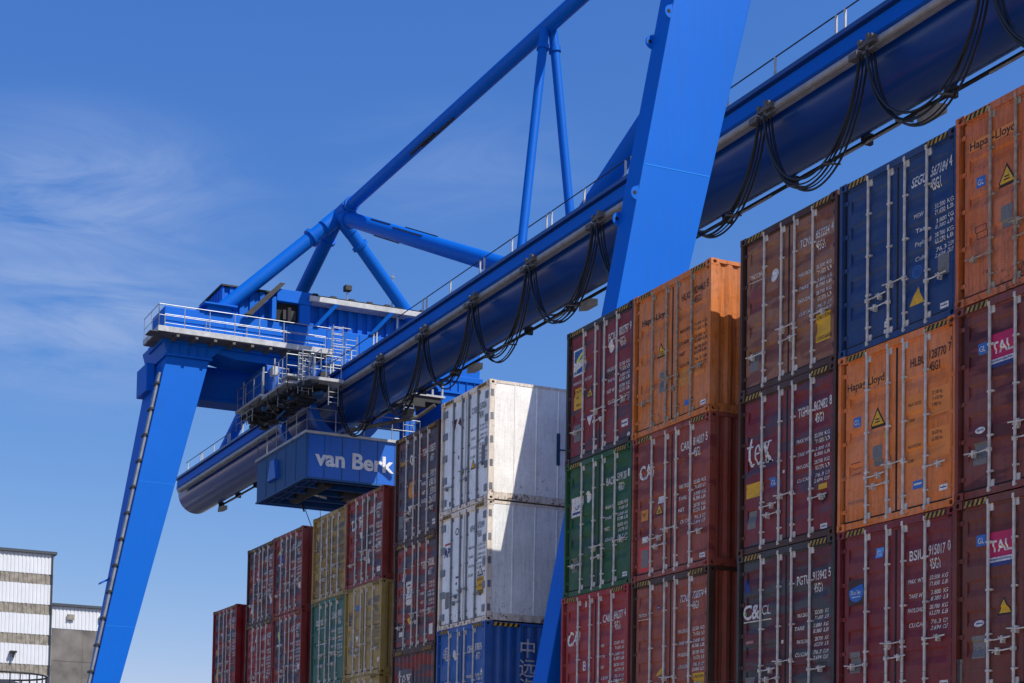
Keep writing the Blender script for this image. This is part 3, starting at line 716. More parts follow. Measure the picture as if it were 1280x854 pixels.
# FCIU / green / CAI stack
def flor(mk):
    mk.rect(.2, .42, .44, .58, M_WHITE); mk.rect(.24, .46, .36, .5, mat_simple('logo blue', srgb(24, 72, 140), .5), .003)
    for dv in (0, .16):
        H = mk.H; mk.polys([(.27, H-.80-dv*.6), (.33, H-.66-dv*.6), (.46, H-.56-dv*.8), (.57, H-.5-dv), (.57, H-.57-dv), (.45, H-.66-dv*.8), (.36, H-.76-dv*.6), (.31, H-.86-dv*.5)], [(0, 1, 2, 3, 4, 5, 6, 7)], mat_simple('logo lime', srgb(196, 200, 60), .5), .006)
container(X_A, T[0], 'burgundy container at the top left of the near block, beside the sunlit orange one', C_FLO, kind='three', frame=C_FRM2,
    marks={'L': {'logo': flor, 'web_address': lambda mk: mk.text('WWW.FLORENS.COM', .2, 1.13, .07, M_WHITE, .72, .008), 'yellow_sticker': caution(.24, 1.28, .32, .46, ('CAUTION', '9\'6"', 'HIGH')), 'warning_sign': warn(.84, 1.35, .26), 'white_triangle': lambda mk: mk.tri(.84, 1.98, .24, M_WHITE, up=False, border=False), 'data_plate': plate(.26, 2.08, .24, .36)},
           'R': {'container_number': lambda mk: code(mk, 'FCIU', '803797', '9', v=.42, h=.14, bold=.008), 'white_disc': lambda mk: mk.disc(1.58, .72, .09, M_WHITE, ry=.13),
                 'weight_table': lambda mk: table(mk, v=1.16, bold=.012, h=.06, labs=['MX.GROSS', 'TARE WT', 'NET WT', 'CU.CAP']), 'blue_tag': lambda mk: mk.disc(1.3, 1.34, .04, M_GLB), 'sticker': white_sticker(2.0, 2.38, .22, .14), 'white_dot': lambda mk: mk.disc(2.25, 2.72, .05, M_WHITE)}})
def greenlogo(mk):
    mk.rect(.2, .75, .42, .42, M_WHITE); mk.disc(.41, .96, .07, M_INKB, .003); mk.disc(.41, .96, .045, M_WHITE, .005); mk.rect(.24, .82, .34, .03, M_INKB, .003); mk.rect(.24, 1.07, .34, .05, M_INKB, .003); mk.rect(.17, .9, .04, .12, M_RED)
container(X_A-.02, T[1], 'green container, the only green one in the near block', C_GRN,
    marks={'L': {'logo': greenlogo, 'white_disc': lambda mk: mk.disc(.82, .82, .085, M_WHITE, ry=.13), 'data_plate': plate(.24, 2.06, .2, .3)},
           'R': {'container_number': lambda mk: code(mk, 'BACU', '519120', '1', v=.55, h=.13, bold=.008), 'weight_table': lambda mk: table(mk, v=1.14, bold=.012, shear=.15, labs=['MGW KG', 'TARE', 'NET', 'CU.CAP']), 'sticker': white_sticker(2.1, 2.62)}})
container(X_A-.05, T[2], 'crimson container third down, directly below the green one', C_RED,
    marks={'L': {'logo': cai(.22, .75, .26), 'blue_letter': lambda mk: (mk.text('B', .78, 1.42, .2, M_WHITE, .8, .03), mk.text('IC', .88, 1.5, .12, M_GLB, .8, .02)), 'warning_sign': lambda mk: mk.tri(.84, 1.86, .26, M_YEL, border=False), 'white_mark': lambda mk: mk.rect(.84, .14, .05, .14, M_WHITE)},
           'R': {'container_number': lambda mk: code(mk, 'CAIU', '846277', '4', v=.5, h=.135, bold=.008), 'weight_table': lambda mk: table(mk, v=1.12, bold=.008, shear=.15, labs=['MX', 'TR', 'NT', 'CUBE']), 'caution_sign': caution(1.96, 1.98, .34, .46)}})
# reefers
M_REEF = mat_simple('reefer hardware grey', srgb(112, 116, 122), .5, .2, noise=.2)
def reef_text(own, num):
    return {'container_number': lambda mk: code(mk, own, num, '', mat_simple('marking grey', srgb(120, 122, 128), .6), v=.46, h=.13, size='45R1', bold=.008),
            'weight_table': lambda mk: table(mk, mat_simple('marking grey', srgb(120, 122, 128), .6), v=.98, bold=.004, labs=['MAX.WT', 'TARE', 'PAYLOAD', 'CUBE'])}
def reef_logo(root, sw, H):
    mk = MB(); x = CW-.004
    mk.box(x, x+.012, 1.86, 1.95, 1.0, 1.78); mk.box(x, x+.012, 1.95, 2.12, 1.37, 1.40); mk.box(x, x+.012, 2.12, 2.21, 1.0, 1.78)
    mk.build('side_letter', M_TEAL, sw)
m1 = {'L': {'logo': lambda mk: (mk.tri(.62, .55, .3, M_MAROON, up=False, border=False), mk.polys([(.8, 2.22), (1.12, 2.0), (.9, 2.36)], [(0, 1, 2)], M_MAROON)), 'small_tag': lambda mk: (mk.rect(.84, 1.5, .05, .1, M_INK), mk.rect(.42, 2.58, .07, .12, M_INK))},
      'R': dict(reef_text('CXRU', '157026'), warning_sign=lambda mk: mk.tri(1.6, 1.75, .26, M_YEL), data_plate=lambda mk: mk.rect(2.0, 1.5, .18, .38, M_PLATE))}
container(X_W, T[0]-.07, 'white refrigerated container on top with a sunlit side and maroon triangles', C_WHT, kind='reefer', marks=m1, rodm=M_REEF, extra=reef_logo, doorm=C_WDR, frame=C_RFR)
m2 = {'L': {'logo': lambda mk: (mk.rect(.24, .72, .36, .05, M_RED), mk.text('APL', .22, .84, .22, M_INKB, .72, .05, .2)), 'emblem': lambda mk: (mk.ring(.86, .5, .09, .03, M_INKB), mk.rect(.82, 1.62, .14, .05, M_INKB), mk.disc(.86, 1.8, .04, M_INKB)), 'data_plate': plate(.3, 1.95, .2, .42)},
      'R': dict(reef_text('APHU', '672049'), warning_sign=lambda mk: mk.tri(2.04, 1.5, .28, M_WHITE), caution_sign=caution(1.88, 1.8, .34, .42, ('CAUTION', 'HIGH', 'CONTAINER')))}
container(X_W-.02, T[1]-.07, 'grey white refrigerated container with a rusty corner post, below the sunlit white one', C_WHT2, kind='reefer', marks=m2, rodm=M_REEF, doorm=C_WDR, frame=C_RFR)
def cosco(mk):
    mk.ring(.46, .62, .17, .025, M_WHITE); mk.ring(.46, .62, .09, .018, M_WHITE)
    for dv in (-.08, 0, .08): mk.rect(.31, .61+dv, .3, .018, M_WHITE)
    mk.rect(.45, .46, .02, .32, M_WHITE); mk.text('COSCO', .32, 1.32, .1, M_WHITE, .7, .02)
def cosco_side(root, sw, H):
    b = MB()
    for i, ch in enumerate('中远海运'):
        vs, fs = text2d(ch, .01); n = len(b.v); b.v += [(CW-.006, .93+x*.34, H-.78-i*.47+y*.34) for x, y in vs]
        for f in fs: b.f.append(tuple(n+k for k in f)); b.m.append(0)
    b.build('side_lettering', M_WHITE, sw, recalc=False)
    s = link('hazard_stripes', cached(('st', .7), lambda: stripe_mesh(.7)), root, [M_YEL, M_BLACK]); s.rotation_euler = (0, 0, PI/2); s.location = (CW+.003, .22, H-.108)
container(X_W-.02, T[2]-.07, 'blue container with Chinese lettering down its side, under the white ones', C_COS, kind='three', marks={
    'L': {'logo': cosco, 'white_disc': lambda mk: mk.disc(.85, .68, .08, M_WHITE, ry=.13)},
    'R': {'container_number': lambda mk: code(mk, 'CBHU', '878876', '', v=.5, h=.14, bold=.012), 'weight_table': lambda mk: table(mk, v=1.22, bold=.015, h=.06), 'white_triangle': lambda mk: mk.tri(2.2, 1.1, .12, M_WHITE, border=False)}}, extra=cosco_side)
# stack with slate doors left of the reefers
container(X_EM, -.41, 'slate and maroon container on top, left of the white refrigerated ones', C_SLM, frame=C_FRM, marks={
    'L': {'yellow_logo': lambda mk: mk.text('Textainer', .2, .62, .13, M_YEL, .42, .03), 'white_disc': lambda mk: (mk.disc(.86, .7, .09, M_WHITE, ry=.14), mk.disc(.86, .7, .03, M_INK, .004, ry=.08)), 'yellow_sticker': lambda mk: mk.rect(.72, 1.28, .34, .42, M_YELD), 'white_triangle': lambda mk: mk.tri(.82, 1.92, .22, M_WHITE, up=False, border=False), 'data_plate': plate(.2, 2.1, .24, .34)},
    'R': {'container_number': lambda mk: code(mk, 'TGHU', '978575', '', v=.55, h=.15, bold=.012), 'weight_table': lambda mk: table(mk, v=1.2, bold=.02, h=.075), 'sticker': white_sticker(2.1, 2.5, .16, .14)}})
def tmark(mk): mk.rect(.66, 1.05, .34, .62, M_WHITE); mk.rect(.82, 1.12, .03, .3, M_INK, .003); mk.rect(.72, 1.14, .22, .03, M_INK, .003); mk.rect(.7, 1.5, .24, .02, M_INK, .003)
container(X_EM, -.41-2.88, 'red brown container carrying a white arrow sign, second down left of the white ones', C_SLM2, frame=C_FRM, marks={
    'L': {'white_sign': tmark, 'white_label': lambda mk: (mk.rect(.42, .78, .16, .22, M_WHITE), mk.rect(.3, 2.35, .2, .12, M_WHITE)), 'yellow_dot': lambda mk: mk.disc(.85, 2.1, .09, M_YEL)},
    'R': {'container_number': lambda mk: code(mk, 'TGBU', '500288', '', v=.62, h=.15, bold=.012), 'weight_table': lambda mk: table(mk, v=1.2, bold=.012), 'white_plate': lambda mk: mk.rect(2.0, 2.3, .2, .28, M_WHITE)}})
def tex2(mk):
    mk.rect(.3, .5, .85, .6, cp('slate panel', (60, 66, 78)), .0); mk.lift = .008; serif_tex(mk, .32, 1.12, .52, .5)
container(X_EM, -.41-5.74, 'maroon container with a corrugated end at the bottom edge, left of the blue one', C_SLM2, frame=C_FRM, end=tex2)
# far stacks, standard height
def small(own, num, m=None, b=.02): return {'container_number': lambda mk: code(mk, own, num, '', m, v=.42, h=.15, bold=b), 'weight_table': lambda mk: table(mk, m, v=.95, h=.06, bold=b)}
container(X_F, -1.44, 'red container on top beside the ochre one, under the crane cabin', C_SLM2, H=2.591, marks={
    'L': {'logo': lambda mk: (mk.text('CA', .24, .62, .3, M_WHITE, .62, .05), mk.text('IF', .74, .6, .3, M_WHITE, .62, .05)), 'white_mark': lambda mk: mk.rect(.82, 1.05, .16, .16, M_WHITE)}, 'R': dict(small('CAXU', '330200'), white_label=lambda mk: (mk.rect(2.0, 1.5, .2, .16, M_WHITE), mk.rect(2.0, 2.2, .22, .14, M_WHITE), mk.rect(1.28, 1.62, .2, .4, M_WHITE)))})
def msc(mk): mk.rect(.22, .5, .2, .62, C_YEL2); mk.text('MSC', .38, 1.08, .17, M_INKB, .9, .03, rot=PI/2)
container(X_F, -4.03, 'ochre container with blue vertical lettering, directly below the red one under the cabin', C_YEL2, kind='three', H=2.591, rodm=M_ROD, marks={
    'L': {'logo': msc, 'blue_dot': lambda mk: mk.disc(.8, .62, .1, M_GLB), 'white_triangle': lambda mk: mk.tri(.8, 1.42, .22, M_WHITE, up=False, border=False), 'data_plate': plate(.3, 1.5, .24, .4)}, 'R': dict(small('MSCU', '842015', M_PLATE), white_label=lambda mk: mk.disc(2.2, 2.2, .07, M_WHITE))})
container(X_F, -6.62, 'ochre container showing only its top edge, beside the maroon corrugated end', C_YEL2, H=2.591, marks={'R': small('MEDU', '310458', M_PLATE)})
container(X_G, -1.52, 'ochre container on top beside the red one, under the crane cabin', C_YEL, H=2.591, marks={
    'L': {'logo': msc, 'white_mark': lambda mk: mk.rect(.82, .72, .08, .16, M_WHITE)}, 'R': small('MSCU', '518837', M_PLATE)})
container(X_G, -4.11, 'grey green container with white script, below the ochre one', C_TEAL, kind='three', H=2.591, frame=C_TEAL, marks={
    'L': {'logo': lambda mk: (mk.text('capital', .3, .48, .24, M_WHITE, .62, .02), mk.rect(.32, .8, .66, .02, M_WHITE)), 'handle_line': lambda mk: mk.rect(.3, 1.28, .8, .03, M_WHITE)}, 'R': small('CLHU', '409815')})
container(X_H, -1.55, 'red container patched with slate, right half of the top pair beside the ochre one', C_SLM2, H=2.591, marks={
    'L': {'logo': lambda mk: (mk.rect(.34, .46, .36, .4, mat_simple('logo blue', srgb(24, 72, 140), .5)), mk.rect(.36, .5, .3, .12, mat_simple('logo lime', srgb(196, 200, 60), .5), .003, .08), mk.rect(.34, .9, .36, .08, M_WHITE))}, 'R': dict(small('FCIU', '296104'), white_label=lambda mk: mk.rect(2.05, 1.72, .18, .2, M_WHITE))})
M_SLP = mat_simple('slate patch', srgb(52, 58, 68), .6)
container(X_H, -4.14, 'brown red container with a lime emblem, lower right of the four far containers', C_DRED2, H=2.591, marks={
    'L': {'logo': lambda mk: (mk.rect(.3, .46, .4, .4, M_SLP), mk.text('F', .38, .5, .3, mat_simple('logo lime', srgb(196, 200, 60), .5), .9, .05), mk.rect(.3, .92, .4, .07, M_WHITE)), 'yellow_mark': lambda mk: mk.rect(.95, 1.1, .08, .3, M_YELD)}, 'R': dict(small('FCIU', '330971'), white_label=lambda mk: mk.rect(2.05, 1.68, .18, .2, M_WHITE))})
container(X_I, -1.56, 'maroon container with a small red and white square, top left of the four far containers', C_SLM2, H=2.591, frame=C_FRM, marks={
    'L': {'logo': lambda mk: (mk.rect(.78, .7, .28, .36, M_RED), mk.rect(.78, 1.06, .28, .1, M_WHITE), mk.rect(.84, .82, .16, .14, M_WHITE, .003)), 'white_mark': lambda mk: mk.rect(.3, 1.9, .22, .3, M_WHITE)}, 'R': dict(small('TRLU', '690021'), white_label=lambda mk: (mk.rect(2.0, 1.8, .16, .26, M_WHITE)))})
container(X_I, -4.15, 'crimson container lower left of the four far containers', C_RED, H=2.591, frame=C_FRM, marks={
    'L': {'logo': lambda mk: mk.text('CAI', .36, .7, .2, M_WHITE, .8, .04), 'white_mark': lambda mk: mk.rect(.82, .4, .1, .22, M_WHITE)}, 'R': small('CAXU', '941205')})
jc = container(X_J, -3.24, 'dark red container standing alone at the far left end of the row', C_DRED, H=2.896, frame=C_JRED, marks={
    'L': {'yellow_sticker': lambda mk: (mk.rect(.3, 2.1, .3, .4, M_YEL), mk.rect(.3, 1.4, .22, .2, M_YELD)), 'white_mark': lambda mk: mk.rect(.7, .85, .24, .1, M_WHITE)}, 'R': small('TCLU', '580113')})
for c_ in jc.children:
    if c_.name.startswith('side_wall'): c_.material_slots[0].material = C_JRED

# lower tiers carrying the stacks (plain closed boxes below the picture)
def plain(x, zbot, H, mat, label, y=0.):
    b = MB(); b.box(.01, CW-.01, .05, CL-.05, .1, H-.03)
    for sx in (0, CW-.12):
        for yy in (0, CL-.12): b.box(sx, sx+.12, yy, yy+.12, 0, H)
    b.box(.12, CW-.12, .01, .12, 0, .12); b.box(.12, CW-.12, .01, .12, H-.12, H)
    for k in range(5): b.box(.2, CW-.2, .035, .05, .3+k*.45, .42+k*.45)
    o = b.build('shipping_container', mat); o.location = (x, y, zbot)
    tag(o, label, 'container', 'containers carrying the stacks below the picture'); return o
base = [(X_E, C_WINE, -.1, 'rightmost stack'), (X_D, C_MAR2, 0, 'stack under the navy blue one'), (X_C, C_COS, 0, 'stack under the faded brown one'), (X_B, C_MAR2, 0, 'stack under the sunlit orange one'), (X_A, C_CAI, 0, 'stack under the green one'), (X_W, C_GRN, 0, 'stack under the white ones')]
for x, m, y, wh in base:
    for z, tw in ((-11.59, 'last but one'), (-14.48, 'lowest')): plain(x, z, 2.89, m, tw+' plain container of the '+wh, y)
plain(X_EM, -11.95, 2.89, C_TCN, 'last but one plain container of the stack left of the white ones'); plain(X_EM, -14.48, 2.52, C_TCN, 'lowest plain container of the stack left of the white ones')
for x, wh in ((X_F, 'stack under the red one by the cabin'), (X_G, 'stack under the grey green one'), (X_H, 'stack under the lime emblem'), (X_I, 'stack second from the far left end')):
    for k, z in enumerate((-14.48, -11.88, -9.29)[:3 if x != X_F else 2]): plain(x, z, 2.58, C_MAR2, ('lowest', 'second lowest', 'third lowest')[k]+' plain container of the '+wh)
for k in range(3): plain(X_J, -14.48+k*2.78, 2.78, C_MAR2, ('lowest', 'second lowest', 'third lowest')[k]+' plain container of the single stack at the far left')
#CRANE
# ------------------------------------------------------------------ gantry crane
YC = 13.3
crane = thing('gantry_crane', 'huge blue portal crane straddling the container stacks', 'crane', (-31, YC, -14.48))
crane_inv = Matrix.Translation((31, -YC, 14.48))
def cpart(b, name, mats, parent=None, **k):
    """b holds world coordinates; the part keeps them while its thing sits at its base"""
    o = b.build(name, mats, None, **k)
    if parent is None: parent = crane
    o.parent = parent
    if parent is crane: o.matrix_parent_inverse = crane_inv
    return o
def csplit(b, name, mats, parent=None):
    """one part per connected piece of b"""
    par = list(range(len(b.v)))
    def find(a):
        while par[a] != a: par[a] = par[par[a]]; a = par[a]
        return a
    for f in b.f:
        for k in f[1:]: par[find(k)] = find(f[0])
    groups = {}
    for f, m in zip(b.f, b.m): groups.setdefault(find(f[0]), []).append((f, m))
    for g in groups.values():
        c = MB(); mp_ = {}
        for f, m in g:
            for k in f:
                if k not in mp_: mp_[k] = len(c.v); c.v.append(b.v[k])
            c.f.append(tuple(mp_[k] for k in f)); c.m.append(m)
        cpart(c, name, mats, parent)
def rails(b, pts, h=1.1, r=.022, posts=True, n=6, post_r=.026, gap=1.6, mid=True, skip_ends=False):
    """handrail along a polyline of deck points"""
    for a, c in zip(pts, pts[1:]):
        a = Vector(a); c = Vector(c)
        b.tube(a+Vector((0, 0, h)), c+Vector((0, 0, h)), r, n)
        if mid: b.tube(a+Vector((0, 0, h*.5)), c+Vector((0, 0, h*.5)), r*.75, n)
        k = max(1, round((c-a).length/gap))
        for i in range(k+1):
            p = a.lerp(c, i/k); b.tube(p, p+Vector((0, 0, h)), post_r, n)
y0L = lambda z: 1.03+(z+4.1)*.2007
y0R = lambda z: .46+(z+6.13)*.193
wdL = lambda z: 1.40+(z+4.1)*.0525
def leg(xf, xb_fn, y0, mirror, ztop):
    """box leg leaning in to the girder and widening upwards; +x face plane at xf, back face from xb_fn(z)"""
    b = MB(); prof = []; nseg = 24
    for i in range(nseg+1):
        z = -14.0+(ztop+14.0)*i/nseg; a = y0(z); c = a+wdL(z); xb = xb_fn(z)
        if mirror: a, c = 2*YC-a, 2*YC-c
        prof.append([(xb, a, z), (xf, a, z), (xf, c, z), (xb, c, z)])
    for q in prof: b.v += q
    for i in range(nseg):
        for k in range(4): b.f.append((4*i+k, 4*i+(k+1) % 4, 4*i+4+(k+1) % 4, 4*i+4+k)); b.m.append(0)
    b.f.append((0, 1, 2, 3)); b.f.append(tuple(4*nseg+k for k in range(4))); b.m += [0, 0]
    return cpart(b, 'leg', M_BLUE, bevel=.02)
XL, XR = -52.0, -9.1
y0, wd = y0L, wdL
xbl = lambda z: XL-(1.1 if z < -4 else 1.1+(z+4)*.134)
lL = leg(XL, xbl, y0L, 0, 12.75); lLf = leg(XL, xbl, y0L, 1, 12.75)
lR = leg(XR, lambda z: XR-.62, y0R, 0, 19.5); lRf = leg(XR, lambda z: XR-.62, y0R, 1, 19.5)
# lifting lugs along the edges of the near leg
for z, side in ((8.35, 0), (3.9, 0), (7.9, 1), (3.5, 1)):
    b = MB(); yy = y0R(z)
    x = XR-.03 if side == 0 else XR-.62
    n = 10; pr = [(yy+.02, z-.22)]+[(yy-.02-.16*math.sin(PI*k/n), z-.16*math.cos(PI*k/n)) for k in range(n+1)]+[(yy+.02, z+.2)]
    b.extrude(pr, 'x', x-.02, x+.02, caps=True, closed=True); lug = cpart(b, 'lifting_lug', M_BLUE, lR)
    b = MB(); b.tube((x-.024, yy-.08, z), (x+.024, yy-.08, z), .05, 10); cpart(b, 'pin_hole', M_BLACK, lug)
# bogies on the rails
for X, sg in ((XL-.6, 0), (XL-.6, 1), (XR-.3, 0), (XR-.3, 1)):
    yb = y0(-14)+1.0; yb = yb if not sg else 2*YC-yb
    b = MB(); b.box(X-.5, X+.5, yb-2.6, yb+2.6, -13.95, -13.4); tr = cpart(b, 'wheel_truck', M_BLUE, bevel=.03)
    for k in (-2, -.9, .9, 2):
        b = MB(); b.tube((X-.15, yb+k, -14.05), (X+.15, yb+k, -14.05), .38, 20); cpart(b, 'wheel', M_DARK, tr)
# cable conduit clipped down the edge of the left leg, with bands
b = MB()
for z0_, z1_ in ((-13.5, 11.9),):
    for dx, r_ in ((-.22, .07), (-.42, .05), (-.6, .035)):
        b.tube((XL+dx, y0(z0_)-.1, z0_), (XL+dx, y0(z1_)-.1, z1_), r_, 8)
con = cpart(b, 'cable_conduit', M_GALV, lL, smooth=True)
b = MB()
z = -13
while z < 11.5:
    b.box(XL-.72, XL-.08, y0(z)-.2, y0(z)+.02, z, z+.1); z += 1.35
csplit(b, 'conduit_clamp', M_DARK, lL)
b = MB(); b.box(XL-3.3, XL-1.5, y0(12)-.45, y0(12)-.0, 11.3, 12.75); cpart(b, 'junction_box', M_BLUE, lL, bevel=.04)
b = MB(); b.hexa([(XL-1.3, y0(1.2)-.55, 1.0), (XL-.75, y0(1.2)-.55, 1.0), (XL-.75, y0(1.2), 1.3), (XL-1.3, y0(1.2), 1.3), (XL-1.3, y0(1.2)-.55, 1.1), (XL-.75, y0(1.2)-.55, 1.1), (XL-.75, y0(1.2), 1.4), (XL-1.3, y0(1.2), 1.4)]); cpart(b, 'conduit_bracket', M_BLUE, lL)
for lg, x_, yf, zz in ((lL, XL, y0L, (-9, -1.2, 6.2)), (lR, XR, y0R, (-9.5, -2.1, 4.6))):
    for z in zz:
        b = MB(); b.box(x_, x_+.006, yf(z)+.03, yf(z)+wdL(z)-.03, z, z+.02); cpart(b, 'weld_seam', mat_crane('weld seam paint', (.02, .24, .78, 1), rough=.4, coat=0, dirt=.1), lg)

# leg heads: flange collars
for X, xb in ((XL, XL-3.5),):
    for sg in (0, 1):
        a, c = y0(12.8)-.12, y0(12.8)+wd(12.8)+.12
        if sg: a, c = 2*YC-c, 2*YC-a
        b = MB(); b.box(xb-.1, X+.12, a, c, 12.75, 12.87); cpart(b, 'leg_flange', M_BLUE)
        b = MB(); a2, c2 = (a-.15, c+.9) if not sg else (a-.9, c+.15)
        b.hexa([(xb, a+.1, 12.87), (X, a+.1, 12.87), (X, c-.1, 12.87), (xb, c-.1, 12.87), (xb, a2, 13.75), (X, a2, 13.75), (X, c2, 13.75), (xb, c2, 13.75)])
        for k in range(5):
            t = a+.3+(c-a-.6)*k/4; b.box(X, X+.08, t-.012, t+.012, 12.9, 13.5)
        cpart(b, 'leg_head', M_BLUE)
# portal cross beams
def portal(xf, thick):
    b = MB(); b.box(xf-thick, xf, 4.25, 2*YC-4.25, 13.76, 15.3)
    b.box(xf-thick-.15, xf+.1, 4.1, 2*YC-4.1, 13.45, 13.76)
    b.hexa([(xf-thick+.1, 8.2, 13.05), (xf-.12, 8.2, 13.05), (xf-.12, 2*YC-8.2, 13.05), (xf-thick+.1, 2*YC-8.2, 13.05), (xf-thick+.1, 6.2, 13.45), (xf-.12, 6.2, 13.45), (xf-.12, 2*YC-6.2, 13.45), (xf-thick+.1, 2*YC-6.2, 13.45)])
    cpart(b, 'portal_beam', M_BLUE, bevel=.03)
    b = MB(); b.box(xf-4.1, xf-2.9, 5.6, 2*YC-5.6, 11.72, 13.4); b.box(xf-4.2, xf-2.8, 5.6, 2*YC-5.6, 11.55, 11.72); cpart(b, 'rear_beam', M_BLUE, bevel=.03)
    # girder hangers
    for yy in (YC-1.6, YC+1.6):
        b = MB(); b.box(xf-2.4, xf-.6, yy-.12, yy+.12, 11.7, 13.5); b.box(xf-2.7, xf-.3, yy-.3, yy+.3, 11.7, 11.85); cpart(b, 'girder_hanger', M_BLUE)
portal(XL, 2.2)
b = MB(); b.box(XR-2.4, XR+.3, 5.2, 2*YC-5.2, 19.5, 22.2); cpart(b, 'portal_beam', M_BLUE, bevel=.05)
# unseen deck added beyond the girder, sized to shade the trolley cabin
b = MB(); b.box(-73.0, 12.5, 14.82, 15.85, 11.45, 11.55); cpart(b, 'added_shade_deck', M_GALVD)
b = MB()
for k in range(7):
    yy = 7.5+k*1.9; b.box(XL-.02, XL+.03, yy, yy+.03, 13.8, 15.25)
csplit(b, 'weld_seam', M_BLUE)

# machinery house on the left portal
hx0, hx1, hy0, hy1, hz0, hz1 = XL-3.6, XL-.25, 7.4, 19.0, 15.3, 16.85
b = MB(); pr = [(hx1, hy0)]; y = hy0+.1
while y < hy1-.5:
    pr += [(hx1, y), (hx1-.13, y+.05), (hx1-.13, y+.26), (hx1, y+.31)]; y += .56
pr.append((hx1, hy1)); b.extrude(pr, 'z', hz0, hz1)
for xx, f in ((hy0, 1), (hy1, -1)):
    pr = [(hx0, xx)]; x = hx0+.1
    while x < hx1-.5:
        pr += [(x, xx), (x+.05, xx+f*.06), (x+.22, xx+f*.06), (x+.27, xx)]; x += .42
    pr.append((hx1, xx)); b.extrude(pr, 'z', hz0, hz1)
b.quad((hx0, hy0, hz0), (hx0, hy1, hz0), (hx0, hy1, hz1), (hx0, hy0, hz1))
house = cpart(b, 'machinery_house', M_BLUE)
b = MB(); b.box(hx0-.1, hx1+.1, hy0-.1, hy1+.1, hz1, hz1+.08); cpart(b, 'house_roof', M_DARK, house)
b = MB(); b.box(hx1+.02, hx1+.75, 12.0, hy1+.2, 16.5, 16.78); cpart(b, 'roof_gutter', mat_simple('light grey paint', srgb(178, 180, 182), .5, noise=.2), house, bevel=.02)
b = MB()
for k in range(7): b.box(hx1-.3, hx1+.4, 12.3+k*1.05, 12.6+k*1.05, hz1+.08, hz1+.2)
for k in range(3): b.tube((hx1+.5, 12.2+k*.12, 16.9), (hx1+.5, hy1, 16.9), .03, 6)
csplit(b, 'roof_fitting', M_DARK, house)
b = MB(); b.box(XL-.2, XL+.35, 10.2, 12.15, 16.3, 16.95); b.box(XL-.2, XL+.3, 11.5, 12.1, 15.3, 16.3); b.box(XL-.2, XL+.3, 9.95, 10.2, 15.3, 16.5); cpart(b, 'service_hatch', M_BLUE, house, bevel=.02)
b = MB(); b.box(XL-.1, XL+.05, 10.2, 11.5, 15.35, 16.3); cpart(b, 'hatch_dark_fill', M_BLACK, house)  # solid black box: shade inside the hatch put in as colour
b = MB(); b.box(XL+.06, XL+.25, 10.6, 11.3, 15.4, 15.9); b.tube((XL+.3, 10.9, 15.2), (XL+.3, 10.9, 16.0), .12, 8); cpart(b, 'hoist_motor', M_DARK, house)
b = MB(); b.hexa([(XL+.1, 8.4, 15.3), (XL+.5, 8.4, 15.3), (XL+.5, 8.8, 15.3), (XL+.1, 8.8, 15.3), (XL+.1, 10.3, 17.2), (XL+.5, 10.3, 17.2), (XL+.5, 10.6, 17.2), (XL+.1, 10.6, 17.2)]); cpart(b, 'davit_arm', M_DARK, house)
b = MB()
for y in (12.4, 15.6):
    b.hexa([(XL-.2, y, 15.3), (XL+.1, y, 15.3), (XL+.1, y+.25, 15.3), (XL-.2, y+.25, 15.3), (XL+.3, y+1.0, 16.5), (XL+.5, y+1.0, 16.5), (XL+.5, y+1.25, 16.5), (XL+.3, y+1.25, 16.5)])
csplit(b, 'gutter_bracket', M_BLUE, house)
b = MB(); b.tube((XL-.2, 14.4, 16.6), (XL-.2, 14.4, 17.6), .035, 6); mast = cpart(b, 'mast', M_GALV, house)
b = MB(); b.box(XL-.35, XL, 14.22, 14.6, 17.55, 17.85); cpart(b, 'floodlight', M_DARK, mast, bevel=.03)
b = MB(); b.tube((XL, 16.95, 16.7), (XL, 16.95, 18.8), .035, 6); b.box(XL-.05, XL+.05, 16.85, 17.05, 18.6, 18.65); cpart(b, 'antenna', M_GALV, house)

# walkway along the portal beam
b = MB(); b.box(XL+.12, XL+1.05, 4.2, 13.1, 13.62, 13.9); b.box(XL-1.6, XL+1.05, 3.6, 4.2, 13.62, 13.9)
wk = cpart(b, 'walkway', mat_simple('light grey paint', srgb(178, 180, 182), .5, noise=.2), bevel=.015)
b = MB()
for k in range(9): b.box(XL+.05, XL+1.0, 4.6+k, 4.75+k, 13.45, 13.61)
b.box(XL+.14, XL+1.0, 3.2, 13.0, 13.58, 13.615); b.box(XL-1.5, XL+1.0, 3.65, 4.15, 13.57, 13.615)
cpart(b, 'walkway_grating', M_GALVD, wk)
b = MB(); rails(b, [(XL-1.55, 3.65, 13.9), (XL+1.0, 3.65, 13.9), (XL+1.0, 13.05, 13.9)], gap=1.35, h=1.1); rails(b, [(XL+.2, 4.2, 13.9), (XL+.2, 13.05, 13.9)], gap=2.2, h=.9)
cpart(b, 'railing', M_GALV, wk)
